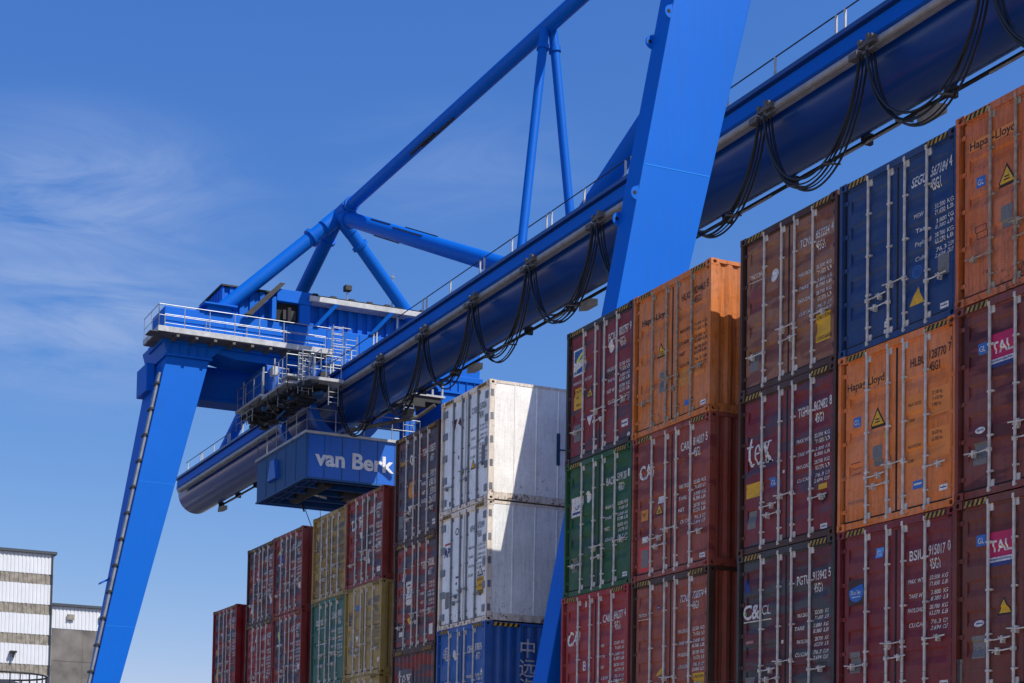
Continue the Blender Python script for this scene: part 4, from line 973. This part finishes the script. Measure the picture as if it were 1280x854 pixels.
# ladder with cage from the walkway down to the trolley level
def ladder(b, x, ya, yb, z0_, z1_, step=.28, r=.025):
    b.tube((x, ya, z0_), (x, ya, z1_), r, 6); b.tube((x, yb, z0_), (x, yb, z1_), r, 6)
    z = z0_+.15
    while z < z1_-.02: b.tube((x, ya, z), (x, yb, z), r*.7, 5); z += step
b = MB(); ladder(b, XL+1.3, 13.0, 13.55, 12.0, 15.1); ladder(b, XL+.8, 13.15, 13.75, 12.4, 15.0, .32)
for z in (12.9, 13.9, 14.9):
    for y in (12.9, 13.85): b.tube((XL+.6, y, z), (XL+1.6, y, z), .02, 5)
    b.tube((XL+1.6, 12.9, z), (XL+1.6, 13.85, z), .02, 5)
cpart(b, 'ladder', M_GALV, wk)
b = MB(); b.box(XL+.7, XL+1.9, 13.0, 14.2, 11.95, 12.05); cpart(b, 'landing', mat_simple('light grey paint', srgb(178, 180, 182), .5, noise=.2), wk)

# ---------------- girder: long round-bellied beam
GX0, GX1 = -73.4, 13.0
b = MB(); b.box(GX0, GX1, 11.8, 2*YC-11.8, 11.55, 11.68)
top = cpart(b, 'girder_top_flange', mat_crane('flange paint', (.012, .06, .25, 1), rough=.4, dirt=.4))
b = MB(); pr = [(11.98, 11.55), (11.93, 11.0), (12.02, 10.86), (12.08, 10.7)]
for k in range(1, 24):
    t = PI*k/24; pr.append((YC-1.22*math.cos(t), 10.7-1.22*math.sin(t)))
pr += [(2*YC-12.08, 10.7), (2*YC-12.02, 10.86), (2*YC-11.93, 11.0), (2*YC-11.98, 11.55)]
nx = 40
b.extrude(pr, 'x', GX0, GX1, caps=True, closed=True)
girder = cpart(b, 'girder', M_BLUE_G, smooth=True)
b = MB()
b.extrude([(11.915, 11.47), (11.895, 11.05), (11.93, 11.02), (11.955, 11.5)], 'x', GX0+.3, GX1-.3, caps=True, closed=True)
cpart(b, 'girder_web_band', M_BLUE)
for k in range(9):
    x = -66.0+k*9.6; b = MB(); pj = [(YC+(p[0]-YC)*1.004, 10.7+(p[1]-10.7)*1.004) for p in pr[3:-3]]
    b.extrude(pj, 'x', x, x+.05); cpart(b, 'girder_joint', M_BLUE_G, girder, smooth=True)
# festoon rail with brackets, on the near side
b = MB(); b.box(GX0+1.2, GX1-1, 11.76, 11.9, 10.72, 10.76); b.box(GX0+1.2, GX1-1, 11.815, 11.845, 10.56, 10.72); b.box(GX0+1.2, GX1-1, 11.76, 11.9, 10.52, 10.56)
b.tube((GX0+1.2, 11.70, 10.64), (GX1-1, 11.70, 10.64), .11, 12)
fr = cpart(b, 'festoon_rail', mat_simple('rail grey', srgb(165, 165, 166), .4, .3, noise=.2))
b = MB(); x = GX0+2
while x < GX1: b.box(x, x+.1, 11.8, 12.1, 10.76, 10.88); x += 2.4
csplit(b, 'rail_bracket', M_DARK, fr)
# conduit pipes slung under the belly
b = MB(); b.tube((GX0+3, 13.98, 9.50), (GX1, 13.98, 9.50), .055, 8); b.tube((GX0+3, 14.12, 9.62), (GX1, 14.12, 9.62), .045, 8)
x = GX0+3
while x < GX1: b.box(x, x+.12, 13.85, 14.2, 9.42, 9.75); x += 3.1
cpart(b, 'power_conduit', M_DARK)
b = MB(); x = GX0+5; k = 0
while x < GX1-3: b.tube((x, 13.95, 9.44), (x+2.2, 13.95, 9.44), .04, 8); x += 5.3
csplit(b, 'conduit_sleeve', M_GALV)
for x in (-70.0, -37.5, -28.8, -12.1):
    b = MB(); b.hexa([(x-.3, 13.75, 9.05), (x+.3, 13.75, 9.05), (x+.35, 14.2, 9.15), (x-.35, 14.2, 9.15), (x-.35, 13.8, 9.38), (x+.35, 13.8, 9.38), (x+.35, 14.2, 9.42), (x-.35, 14.2, 9.42)])
    cpart(b, 'girder_floodlight', mat_simple('lamp housing', srgb(150, 146, 138), .5, noise=.2), bevel=.03)
# railing on top of the girder
b = MB(); 
for yy in (12.5, 14.1):
    b.tube((GX0+.2, yy, 12.75), (GX1, yy, 12.75), .024, 6); b.tube((GX0+.2, yy, 12.2), (GX1, yy, 12.2), .016, 6)
cpart(b, 'girder_handrail', M_DARK)
M_LG = mat_simple('light grey paint', srgb(178, 180, 182), .5, noise=.2)
pb = MB(); pb.box(0, .055, -.03, .03, 0, 1.07); pme = pb.mesh('handrail_post'); x = GX0+.6; k = 0; pme.materials[0] = M_LG
while x < GX1:
    for dx in ((0, .35) if k % 2 else (0,)):
        for yy in (12.5, 14.1):
            if x > -2 and yy > 14: continue
            o = link('handrail_post', pme, crane); o.matrix_parent_inverse = crane_inv; o.location = (x+dx, yy, 11.68)
    x += 2.55; k += 1

# ---------------- tubular truss above the girder
AX, AZ = -51.0, 21.0
BX = 2*(-30.9)-AX
def pipe(a, c, r, name='truss_pipe', fl=None, n=20):
    b = MB(); b.tube(a, c, r, n); a = Vector(a); c = Vector(c); d = (c-a).normalized()
    o = cpart(b, name, M_BLUE, smooth=True)
    if fl:
        for t in fl:
            b = MB(); p = a+d*t; b.tube(p-d*.09, p+d*.09, r*1.32, n); cpart(b, 'pipe_flange', M_BLUE, o, smooth=True)
    return o
for ax, s, px in ((AX, 1, XL), (BX, -1, XR)):
    A = (ax, YC, AZ)
    if s < 0:
        pipe(A, (ax+s*18.4, YC, 11.75), .38, fl=(1.5,)); b = MB(); b.box(ax-19.3, ax-16.7, YC-.5, YC+.5, 11.68, 12.0); cpart(b, 'pipe_foot', M_DARK); continue
    b = MB(); b.tube((ax-s*1.1, YC, AZ-.02), (ax+s*1.3, YC, AZ), .40, 20); b.tube((ax, YC, AZ), (ax-.1, YC-.8, AZ-.75), .42, 16); b.tube((ax, YC, AZ), (ax-.1, YC+.8, AZ-.75), .38, 16); cpart(b, 'apex_node', M_BLUE, smooth=True)
    pipe(A, (px-.4, 7.15, 15.4), .38, fl=(1.9,))
    pipe(A, (px-.4, 2*YC-7.15, 15.4), .33, fl=(1.9,))
    pipe(A, (ax+s*18.4, YC, 11.75), .37, fl=(1.5,))
    pipe(A, (ax-s*18.4, YC, 11.75), .36, fl=(1.6,))
    for yy in (7.15, 2*YC-7.15):
        b = MB(); b.hexa([(px-1.1, yy-.75, 15.3), (px+.15, yy-.75, 15.3), (px+.15, yy+.75, 15.3), (px-1.1, yy+.75, 15.3), (px-1.0, yy-.6, 15.62), (px+.1, yy-.6, 15.62), (px+.1, yy+.6, 15.62), (px-1.0, yy+.6, 15.62)]); b.box(px-1.3, px+.35, yy-.9, yy+.9, 15.62, 15.7); cpart(b, 'pipe_foot', M_BLUE)
    for dx in (18.0, -18.0): 
        b = MB(); b.box(ax+s*dx-1.3, ax+s*dx+1.3, YC-.5, YC+.5, 11.68, 12.0); cpart(b, 'pipe_foot', M_DARK)
pipe((AX, YC, AZ), (BX, YC, AZ), .31, 'top_chord', fl=(1.6,))
HX = -30.6
for yy in (12.1, 2*YC-12.1):
    o = pipe((HX-.2, YC+(yy-YC)*.16, AZ-.2), (HX, yy, 11.7), .18, 'hanger_pipe', fl=(.75,))
b = MB(); b.hexa([(HX-1.0, YC-.06, AZ-.35), (HX+.7, YC-.06, AZ-.35), (HX+.7, YC+.06, AZ-.35), (HX-1.0, YC+.06, AZ-.35), (HX-1.2, YC-.06, AZ), (HX+.9, YC-.06, AZ), (HX+.9, YC+.06, AZ), (HX-1.2, YC+.06, AZ)]); cpart(b, 'gusset_plate', M_BLUE)
# splice plates on the chord and on the brace (short angle strips seen edge-on)
b = MB()
for x0_, x1_, dz, dy in ((-41.5, -38.5, -.33, -.04), (-42.5, -40.2, -.30, -.14), (-40, -38, .33, 0)): b.box(x0_, x1_, YC+dy-.05, YC+dy+.05, AZ+dz-.04, AZ+dz+.04)
csplit(b, 'splice_strip', M_DARK)
b = MB(); A = Vector((AX, YC, AZ)); d = (Vector((AX+18.4, YC, 11.75))-A).normalized(); nrm = Vector((-d.z, 0, d.x))
if nrm.z < 0: nrm = -nrm
for t0, t1, sd, yy in ((5.2, 8.3, -.38, -.05), (4.8, 7.2, .33, -.2), (7.8, 11.2, .25, -.29), (8.6, 12.2, .38, -.0)):
    p = A+d*t0+nrm*sd+Vector((0, yy, 0)); q = A+d*t1+nrm*sd+Vector((0, yy, 0)); b.tube(p, q, .035, 6)
csplit(b, 'brace_strip', M_CABLE)
#TROLLEY
# ------------------------------------------------------------------ trolley with its machinery cabin
tx0, tx1, ty0, ty1, tz0, tz1 = -54.7, -47.95, 10.5, 16.3, 6.25, 8.5
trolley = thing('crane_trolley', 'blue crane trolley with white lettering hanging below the girder', 'crane trolley', ((tx0+tx1)/2, YC, tz0))
tinv = Matrix.Translation((-(tx0+tx1)/2, -YC, -tz0))
def tpart(b, name, mats, parent=None, **k):
    o = b.build(name, mats, None, **k); o.parent = parent or trolley
    if parent is None: o.matrix_parent_inverse = tinv
    return o
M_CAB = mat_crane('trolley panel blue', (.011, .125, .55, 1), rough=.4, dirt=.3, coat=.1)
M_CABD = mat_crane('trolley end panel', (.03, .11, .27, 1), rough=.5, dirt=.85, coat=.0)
b = MB()
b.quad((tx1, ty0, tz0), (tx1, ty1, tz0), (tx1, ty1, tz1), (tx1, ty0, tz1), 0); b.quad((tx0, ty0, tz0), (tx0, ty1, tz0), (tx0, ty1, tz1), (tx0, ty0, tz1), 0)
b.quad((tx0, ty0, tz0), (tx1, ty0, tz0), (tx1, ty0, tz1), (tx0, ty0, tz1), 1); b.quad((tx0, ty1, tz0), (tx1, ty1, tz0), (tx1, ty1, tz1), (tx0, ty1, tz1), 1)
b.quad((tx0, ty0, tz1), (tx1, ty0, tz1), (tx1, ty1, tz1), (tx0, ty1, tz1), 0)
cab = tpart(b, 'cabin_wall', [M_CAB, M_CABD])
b = MB()
for k in range(1, 6): y = ty0+k*(ty1-ty0)/6; b.box(tx1, tx1+.02, y-.015, y+.015, tz0+.05, tz1-.03)
for k in range(1, 5): x = tx0+k*(tx1-tx0)/5; b.box(x-.015, x+.015, ty0-.02, ty0, tz0+.05, tz1-.03)
b.box(tx1, tx1+.05, ty0-.05, ty1+.05, tz0, tz0+.09); b.box(tx0-.05, tx1, ty0-.05, ty0, tz0, tz0+.09)
b.box(tx1-.05, tx1+.06, ty0-.06, ty0+.05, tz0-.02, tz1)
cpart_ = tpart(b, 'panel_joints', M_CABD, cab)
b = MB(); b.hexa([(tx0+2.0, ty0-.22, 7.0), (tx0+3.2, ty0-.22, 7.0), (tx0+3.2, ty0, 6.95), (tx0+2.0, ty0, 6.95), (tx0+2.45, ty0-.22, 8.0), (tx0+2.95, ty0-.22, 8.0), (tx0+3.0, ty0, 8.0), (tx0+2.4, ty0, 8.0)]); tpart(b, 'vent_hood', M_CAB, cab)
# lettering
vs, fs = text2d('van Berk', .045); w_ = max(v[0] for v in vs); sx = (15.28-11.02)/w_
b = MB(); b.v = [(tx1+.03, 11.02+x*sx, 6.98+y*.78) for x, y in vs]; b.f = list(fs); b.m = [0]*len(fs)
tpart(b, 'lettering', mat_simple('sign white', srgb(222, 225, 230), .55, noise=.14, scale=2.5), cab, recalc=False)
# deck frame, underside beams and grating
LG = mat_simple('light grey paint', srgb(178, 180, 182), .5, noise=.2)
b = MB(); b.box(tx1-.1, tx1+.12, ty0-.12, ty1+.12, tz1, tz1+.13); b.box(tx0-.1, tx1-.1, ty0-.12, ty0+.1, tz1, tz1+.13); b.box(tx0-.1, tx1-.1, ty1-.1, ty1+.12, tz1, tz1+.13); tpart(b, 'deck_edge', LG, bevel=.01)
b = MB(); rails(b, [(tx0, ty0, tz1+.13), (tx1, ty0, tz1+.13), (tx1, ty1+.4, tz1+.13), (tx1-2, ty1+.4, tz1+.13)], gap=1.45, h=1.15); rails(b, [(tx0, ty0, tz1+.13), (tx0, ty1, tz1+.13)], gap=1.5, h=1.15)
tpart(b, 'railing', M_GALV)
b = MB()
b.box(tx0+.1, tx1-.1, ty0+.1, ty1-.1, tz0+1.2, tz0+1.25)
for k in range(5): x = tx0+.4+k*1.45; b.box(x, x+.18, ty0+.05, ty1-.05, tz0+.02, tz0+.28)
for k in range(4): y = ty0+.3+k*1.65; b.box(tx0+.05, tx1-.05, y, y+.22, tz0+.3, tz0+.62)
for k in range(24): x = tx0+.2+k*.27; b.box(x, x+.05, ty0+.1, ty0+.85, tz0+.06, tz0+.12)
for yy in (ty0+.1, ty0+.45, ty0+.85): b.box(tx0+.1, tx1-.1, yy, yy+.05, tz0+.02, tz0+.1)
tpart(b, 'underframe', mat_crane('underframe blue', (.012, .07, .25, 1), rough=.5, dirt=.5, coat=0))
b = MB(); b.tube((tx0+1.2, 12.2, tz0+.35), (tx1-1.0, 12.2, tz0+.35), .42, 16); b.tube((tx1-2.6, 13.6, tz0+.4), (tx1-2.6, 15.9, tz0+.4), .5, 16)
b.box(tx0+2.6, tx0+3.6, 14.2, 15.4, tz0+.0, tz0+.6); tpart(b, 'hoist_drum', M_DARK, smooth=True)
b = MB(); b.box(tx0+1.0, tx0+1.7, ty1-.5, ty1+.1, tz0-.55, tz0+.05); b.box(tx0+.1, tx1-.2, ty1-.7, ty1-.6, tz0-.15, tz0-.05); b.box(tx0+.1, tx1-.2, ty1-.3, ty1-.2, tz0-.15, tz0-.05)
for k in range(8): x = tx0+.2+k*.85; b.box(x, x+.05, ty1-.7, ty1-.2, tz0-.14, tz0-.06)
tpart(b, 'lower_catwalk', M_DARK)
b = MB(); b.tube((tx1-3.4, 12.0, tz0+.1), (tx1-2.9, 12.9, tz0-.2), .06, 8); tpart(b, 'lamp_tube', LG)
# hoist ropes to a load block behind the row
b = MB()
b.tube((-53.0, 12.4, tz0+.1), (-50.2, 14.4, -1.6), .022, 6); b.tube((-50.1, 14.2, tz0+.1), (-48.2, 14.8, -1.6), .016, 5); b.tube((-50.4, 12.3, tz0), (-50.2, 12.5, 2.0), .014, 5)
b.tube((-53.0, 12.4, tz0-.15), (-52.85, 12.5, tz0-.55), .05, 6)
tpart(b, 'hoist_rope', M_CABLE)
b = MB(); b.tube((-50.4, 14.0, -1.8), (-50.4, 14.9, -1.8), .75, 22); b.box(-54, -46, 13.4, 15.6, -3.4, -2.4); b.box(-51.2, -49.6, 13.8, 15.0, -2.4, -1.6)
tpart(b, 'spreader', M_DARK)
# curved hanger arms wrapping under the girder
def arm(x, far=False):
    b = MB(); pr = []; N = 14
    for k in range(N+1):
        t = math.radians(168-k*6.6 if not far else 12+k*6.6); pr.append((YC+2.15*math.cos(t), 10.9+2.3*math.sin(t-PI) if False else 10.9-2.3*math.sin(t)*(1)))
    inn = [(YC+(p[0]-YC)*.82, 10.9+(p[1]-10.9)*.82) for p in pr]
    b.extrude(pr+inn[::-1], 'x', x-.22, x+.22, caps=True, closed=True); return tpart(b, 'hanger_arm', M_CAB, smooth=True)
for x in (-53.6, -49.6):
    for f in (False, True): arm(x, f)
for x in (-53.6, -49.6):
    for s in (-1, 1):
        b = MB(); y = YC+s*2.0; b.box(x-.3, x+.3, y-.28, y+.28, 10.4, 12.1); tpart(b, 'wheel_box', M_CABD, bevel=.03)
        b = MB(); b.tube((x-.25, YC+s*1.3, 11.95), (x+.25, YC+s*1.3, 11.95), .24, 14); tpart(b, 'trolley_wheel', M_DARK)
b = MB(); b.tube((-47.6, 12.6, 8.75), (-46.0, 15.6, 9.4), .1, 10); b.tube((-46.0, 15.6, 9.4), (-45.4, 16.2, 9.9), .1, 10); b.box(-46.2, -45.6, 14.8, 15.2, 9.3, 9.65)
tpart(b, 'cable_tray', M_GALVD)
# raised electrical box and service platforms on the near side
b = MB(); b.box(-53.7, -50.9, 9.45, 10.3, 11.3, 12.6); b.box(-50.85, -50.2, 9.5, 10.2, 11.15, 12.35); eb = tpart(b, 'electrical_box', M_CAB, bevel=.02)
b = MB()
for k in range(6): x = -53.6+k*.5; b.box(x, x+.03, 9.43, 9.45, 11.35, 12.55)
b.box(-53.75, -50.85, 9.40, 9.44, 12.56, 12.62); tpart(b, 'panel_ribs', M_CABD, eb)
b = MB(); b.box(-50.1, -49.7, 9.3, 9.6, 11.75, 12.2); b.box(-50.05, -49.75, 9.28, 9.3, 11.8, 12.15); tpart(b, 'control_unit', LG, eb, bevel=.02)
b = MB()
rails(b, [(-54.2, 9.1, 11.0), (-50.6, 9.1, 11.0)], gap=1.2, h=1.1)
for x, r_ in ((-50.75, .06), (-49.2, .045), (-53.6, .04)): b.tube((x, 9.2, 10.7), (x, 9.2, 12.4), r_, 8)
rails(b, [(-49.2, 9.2, 10.9), (-47.6, 9.2, 10.9)], gap=.5, h=1.2); rails(b, [(-47.6, 9.2, 11.1), (-47.6, 11.4, 11.1)], gap=.8, h=1.1); rails(b, [(-48.8, 10.6, 11.3), (-46.6, 10.6, 11.3)], gap=.8, h=1.0)
for x in (-48.9, -46.3, -45.8): ladder(b, x, 9.3, 9.85, 9.9, 11.9, .26)
tpart(b, 'service_railing', M_GALV)
b = MB(); b.box(-54.3, -50.6, 9.0, 10.4, 10.86, 10.98); b.box(-50.6, -47.4, 9.1, 10.5, 10.7, 10.84); b.box(-47.4, -45.4, 9.5, 11.3, 10.4, 10.55); b.box(-48.2, -47.2, 9.1, 11.4, 11.0, 11.1); svp = tpart(b, 'service_platform', LG, bevel=.01)
b = MB()
for k in range(17): x = -54.1+k*.5; b.box(x, x+.12, 9.2, 10.9, 10.5-.02*k, 10.68-.02*k)
for k in range(9): x = -54+k*.9+random.random()*.3; b.box(x, x+.3+random.random()*.4, 9.6+random.random()*.6, 10.6, 10.0-.03*k+random.random()*.2, 10.5-.03*k)
for k in range(6): b.tube((-54+k*1.3, 9.4, 10.6-.08*k), (-53.2+k*1.4, 10.2, 10.1-.07*k), .05, 6)
tpart(b, 'drive_gear', M_DARK, svp)
b = MB()
for k in range(5): x = -53.4+k*1.5; b.hexa([(x, 9.3, 10.45), (x+.9, 9.3, 10.4), (x+.9, 10.0, 10.4), (x, 10.0, 10.45), (x, 9.3, 10.5), (x+.9, 9.3, 10.45), (x+.9, 10.0, 10.45), (x, 10.0, 10.5)])
tpart(b, 'step_treads', M_GALVD, svp)
b = MB(); b.tube((-50.4, 10.9, 11.7), (-48.0, 10.9, 11.7), .28, 14); b.box(-49.6, -48.2, 10.7, 11.3, 11.2, 11.5); tpart(b, 'drive_motor', M_CAB, smooth=True)
rnd = random.Random(11)
for k in range(26):
    x = -54.0+rnd.random()*8.0; zt = 10.55-(x+54)*.02; b = MB()
    if k % 3 == 0: b.tube((x, 9.3+rnd.random(), zt-rnd.random()*.8), (x+.5+rnd.random()*.6, 9.5+rnd.random(), zt-rnd.random()*.8), .05+rnd.random()*.06, 8)
    else:
        y = 9.2+rnd.random()*1.2; z = zt-.25-rnd.random()*.4; b.box(x, x+.15+rnd.random()*.35, y, y+.2+rnd.random()*.4, z, z+.12+rnd.random()*.25)
    tpart(b, 'drive_fitting', rnd.choice([M_DARK, M_DARK, M_GALVD, M_CABD]))
b = MB()
for k in range(5): b.path([(-53.5+k*1.3+t*.12, 9.6+.5*math.sin(t*.5), 10.9-.9*math.sin(t*.31)) for t in range(11)], .03, 6)
tpart(b, 'cable_loom', M_CABLE)
b = MB(); rails(b, [(-54.2, 9.05, 9.9), (-51.8, 9.05, 9.85)], h=.7, gap=.8); rails(b, [(-50.9, 10.4, 11.1), (-50.9, 9.2, 11.1)], gap=.5); rails(b, [(-46.9, 9.6, 10.55), (-45.5, 9.6, 10.55), (-45.5, 11.2, 10.55)], gap=.7)
ladder(b, -45.6, 10.6, 11.1, 9.3, 10.7, .25); ladder(b, -47.3, 12.2, 12.8, 11.8, 13.4, .25)
tpart(b, 'gear_railing', M_GALV)
# far-side landing and ladder
b = MB(); b.box(-49.6, -48.3, 16.4, 18.3, 11.25, 11.35); fl_ = tpart(b, 'far_landing', LG)
b = MB(); ladder(b, -48.4, 16.0, 16.55, 8.6, 10.7, .3); b.box(-48.4, -48.32, 18.1, 18.2, 11.35, 12.0); b.box(-49.5, -49.4, 18.1, 18.2, 11.35, 12.0); tpart(b, 'far_ladder', M_GALV, fl_)
b = MB(); b.box(-49.3, -48.6, 16.2, 16.8, 8.7, 11.2); tpart(b, 'far_column', M_CAB, bevel=.05)
b = MB()
for k in range(5): b.box(-49.5+k*.25, -49.4+k*.25, 15.8, 18.1, 10.98, 11.25)
b.box(-49.4, -48.4, 15.2, 17.2, 10.7, 10.98); tpart(b, 'landing_frame', M_DARK, fl_)

# ------------------------------------------------------------------ festoon cables
hooks = [-46.6, -41.9, -37.55, -33.25, -28.9, -24.5, -20.2, -15.9, -11.85, -7.8, -3.7, .4]
HY, HZ = 11.55, 10.35
ordn = ['nearest the trolley', 'second along from the trolley', 'third along from the trolley', 'fourth along from the trolley', 'last but one before the near leg', 'just left of the near leg', 'behind the near leg', 'just right of the near leg', 'second to the right of the near leg', 'at the top right corner', 'beyond the top right corner']
def cable_loop(i, xa, xb, drop):
    t = thing('festoon_loop', 'black cable loop hung under the girder, '+ordn[i], 'cable loop', (xa, HY, HZ), 'festoon cables under the girder')
    ti = None; L = xb-xa; rnd = random.Random(i)
    # carriage with its saddle
    b = MB(); b.box(-.28, .28, -.1, .08, .2, .34); b.box(-.05, .05, -.06, .0, -.1, .52); b.box(-.5, -.2, -.22, .04, -.05, .12); b.box(-.1, .34, -.12, .06, -.02, .04)
    for dx in (-.2, .2): b.tube((dx, -.14, .36), (dx, .06, .36), .07, 8)
    b.build('cable_carriage', M_GALVD, t)
    off = [(-.16, -.02), (-.1, -.10), (-.02, -.15), (.06, -.1), (.12, -.03)]
    for k, (oy, ox) in enumerate(off):
        dd = drop*(.93+.05*k/2+rnd.uniform(-.03, .03)); pts = []
        N = 30
        for j in range(N+1):
            s = j/N; x = ox+(L)*(1/(1+math.exp(-(s-.5)*6.2))-.0431)/(1-.0862)
            # steep sides, round bottom
            z = -dd*(1-abs(2*s-1)**2.1)
            x = ox+.1+(L-.3)*(.5+.5*math.copysign(abs(2*s-1)**1.55, 2*s-1)) if False else ox+.12+(L-.25)*(.5-.5*math.cos(PI*s))**1.0
            x = ox+.12+(L-.25)*(.5*s+.5*(.5-.5*math.cos(PI*s)))
            z = -dd*math.sin(PI*s)**.78
            pts.append((x, oy+rnd.uniform(-.004, .004), z))
        b = MB(); b.path(pts, .024 if k % 2 else .034, 6); b.build('cable', M_CABLE, t, smooth=True)
    for s in (.36, .66):
        x = .1+(L-.25)*(.5*s+.5*(.5-.5*math.cos(PI*s))); z = -drop*math.sin(PI*s)**.78
        b = MB(); b.tube((x-.03, -.3, z-.02), (x+.03, .22, z+.03), .03, 6); b.build('cable_clamp', M_GALVD, t)
for i, (a, c) in enumerate(zip(hooks, hooks[1:])):
    cable_loop(i, a, c, 2.72+(.08 if i % 2 else -.05))

# ------------------------------------------------------------------ white hall far behind the left leg
BXp = -140.
hall = thing('clad_building', 'tall white corrugated hall with brown bands at the lower left', 'building', (BXp-8, 8, -14.48))
hinv = Matrix.Translation((-(BXp-8), -8, 14.48))
M_CLAD = mat_simple('white cladding', srgb(215, 218, 222), .5, noise=.05, scale=.6)
M_BAND = mat_simple('brown weathered band', srgb(142, 135, 124), .8, noise=.35, scale=1.6)
M_CONC = mat_simple('weathered concrete', srgb(112, 108, 104), .9, noise=.4, scale=.5)
M_CAP = mat_simple('dark roof edge', srgb(62, 70, 78), .5, noise=.1)
def hpart(b, name, m, parent=None, **k):
    o = b.build(name, m, None, **k); o.parent = parent or hall
    if parent is None: o.matrix_parent_inverse = hinv
    return o
def clad(b, ya, yb, z0_, z1_, x, pitch=.42):
    pr = []; y = ya
    while y < yb-pitch: pr += [(x, y), (x, y+pitch*.55), (x-.06, y+pitch*.65), (x-.06, y+pitch*.9)]; y += pitch
    pr.append((x, yb)); b.extrude(pr, 'z', z0_, z1_)
def block(ya, yb, zt, bands, zlow, x=BXp):
    z = zt
    for i, (a, c) in enumerate(bands+[(None, None)]):
        zb = a if a is not None else zlow
        if z > zb: b = MB(); clad(b, ya, yb, zb, z, x); hpart(b, 'wall', M_CLAD)
        if a is not None: b = MB(); clad(b, ya, yb, c, a, x-.03, .5); hpart(b, 'wall_band', M_BAND); z = c
    b = MB(); b.box(x-16, x-.1, ya, yb, -14.48, zt-.1); hpart(b, 'wall_core', M_CONC)
    b = MB(); b.box(x-16.2, x+.3, ya-.2, yb+.3, zt-.05, zt+.25); hpart(b, 'roof_edge', M_CAP)
bands = [(15.75-k*3.32, 14.62-k*3.32) for k in range(8)]
block(-6, 19.3, 18.0, bands, -14.4)
block(19.35, 27.0, 12.4, [(9.9, -14.4)], -14.4) if False else None
b = MB(); clad(b, 19.35, 27, 9.95, 12.4, BXp-.2); hpart(b, 'wall', M_CLAD)
b = MB(); b.box(BXp-16, BXp-.25, 19.35, 27, -14.48, 9.95); b.box(BXp-.25, BXp-.22, 22.9, 22.98, -14.4, 9.9); b.box(BXp-.25, BXp-.22, 19.4, 26.9, 6.4, 6.46); hpart(b, 'concrete_wall', M_CONC)
b = MB(); b.box(BXp-16, BXp+.1, 19.3, 27.2, 12.4, 12.68); hpart(b, 'roof_edge', M_CAP)
for yy in (19.15,):
    b = MB(); b.tube((BXp+.15, yy, -14.4), (BXp+.15, yy, 17.9), .09, 8); hpart(b, 'downpipe', M_CAP)
for yy, zz in ((4.5, 17.0), (12.5, 17.0), (21.0, 11.3), (24.6, 11.3)):
    b = MB(); b.box(BXp-.1, BXp+.06, yy, yy+.8, zz-.35, zz+.25); hpart(b, 'wall_vent', M_BAND)
b = MB(); b.box(BXp+.0, BXp+.7, 14.7, 15.4, 6.9, 7.1); b.box(BXp+.3, BXp+.6, 14.95, 15.15, 6.4, 6.9); hpart(b, 'wall_lamp', M_DARK)
# round tank in front of the hall
tk = thing('storage_tank', 'round dark tank with a railed rim at the bottom left corner', 'tank', (-118, 9.5, -14.48))
b = MB(); b.tube((0, 0, 0), (0, 0, 15.4), 4.2, 40, r2=4.2); b.build('shell', M_CONC, tk, smooth=True)
b = MB(); b.tube((0, 0, 15.4), (0, 0, 16.3), 4.0, 40, r2=1.2); b.build('tank_roof', M_DARK, tk, smooth=True)
b = MB(); N = 28; ring = [(4.3*math.cos(2*PI*k/N), 4.3*math.sin(2*PI*k/N), 16.75) for k in range(N+1)]; b.path(ring, .09, 6)
for k in range(0, N): 
    p = ring[k]; b.tube((p[0], p[1], 15.3), p, .06, 5)
b.build('tank_railing', M_DARK, tk)

# ------------------------------------------------------------------ wire fence beside the photographer
fn = thing('wire_fence', 'thin wire fence with a steel post, crossing the bottom right corner', 'fence', (12.73, -10.53, -12.4))
D = Vector((-.89, -.45, 0)).normalized()
for k in range(-4, 4):
    b = MB(); p = D*(k*3.0); b.tube((p.x, p.y, 0), (p.x, p.y, 2.66), .012, 8); b.tube((p.x, p.y, 2.66), (p.x, p.y, 2.68), .015, 8); b.build('fence_post', M_DARK, fn, smooth=True)
for z in (.3, .9, 1.5, 2.1, 2.62):
    b = MB(); p = D*12; q = -D*12; b.tube((p.x, p.y, z), (q.x, q.y, z), .0012, 5); b.build('wire', M_DARK, fn)
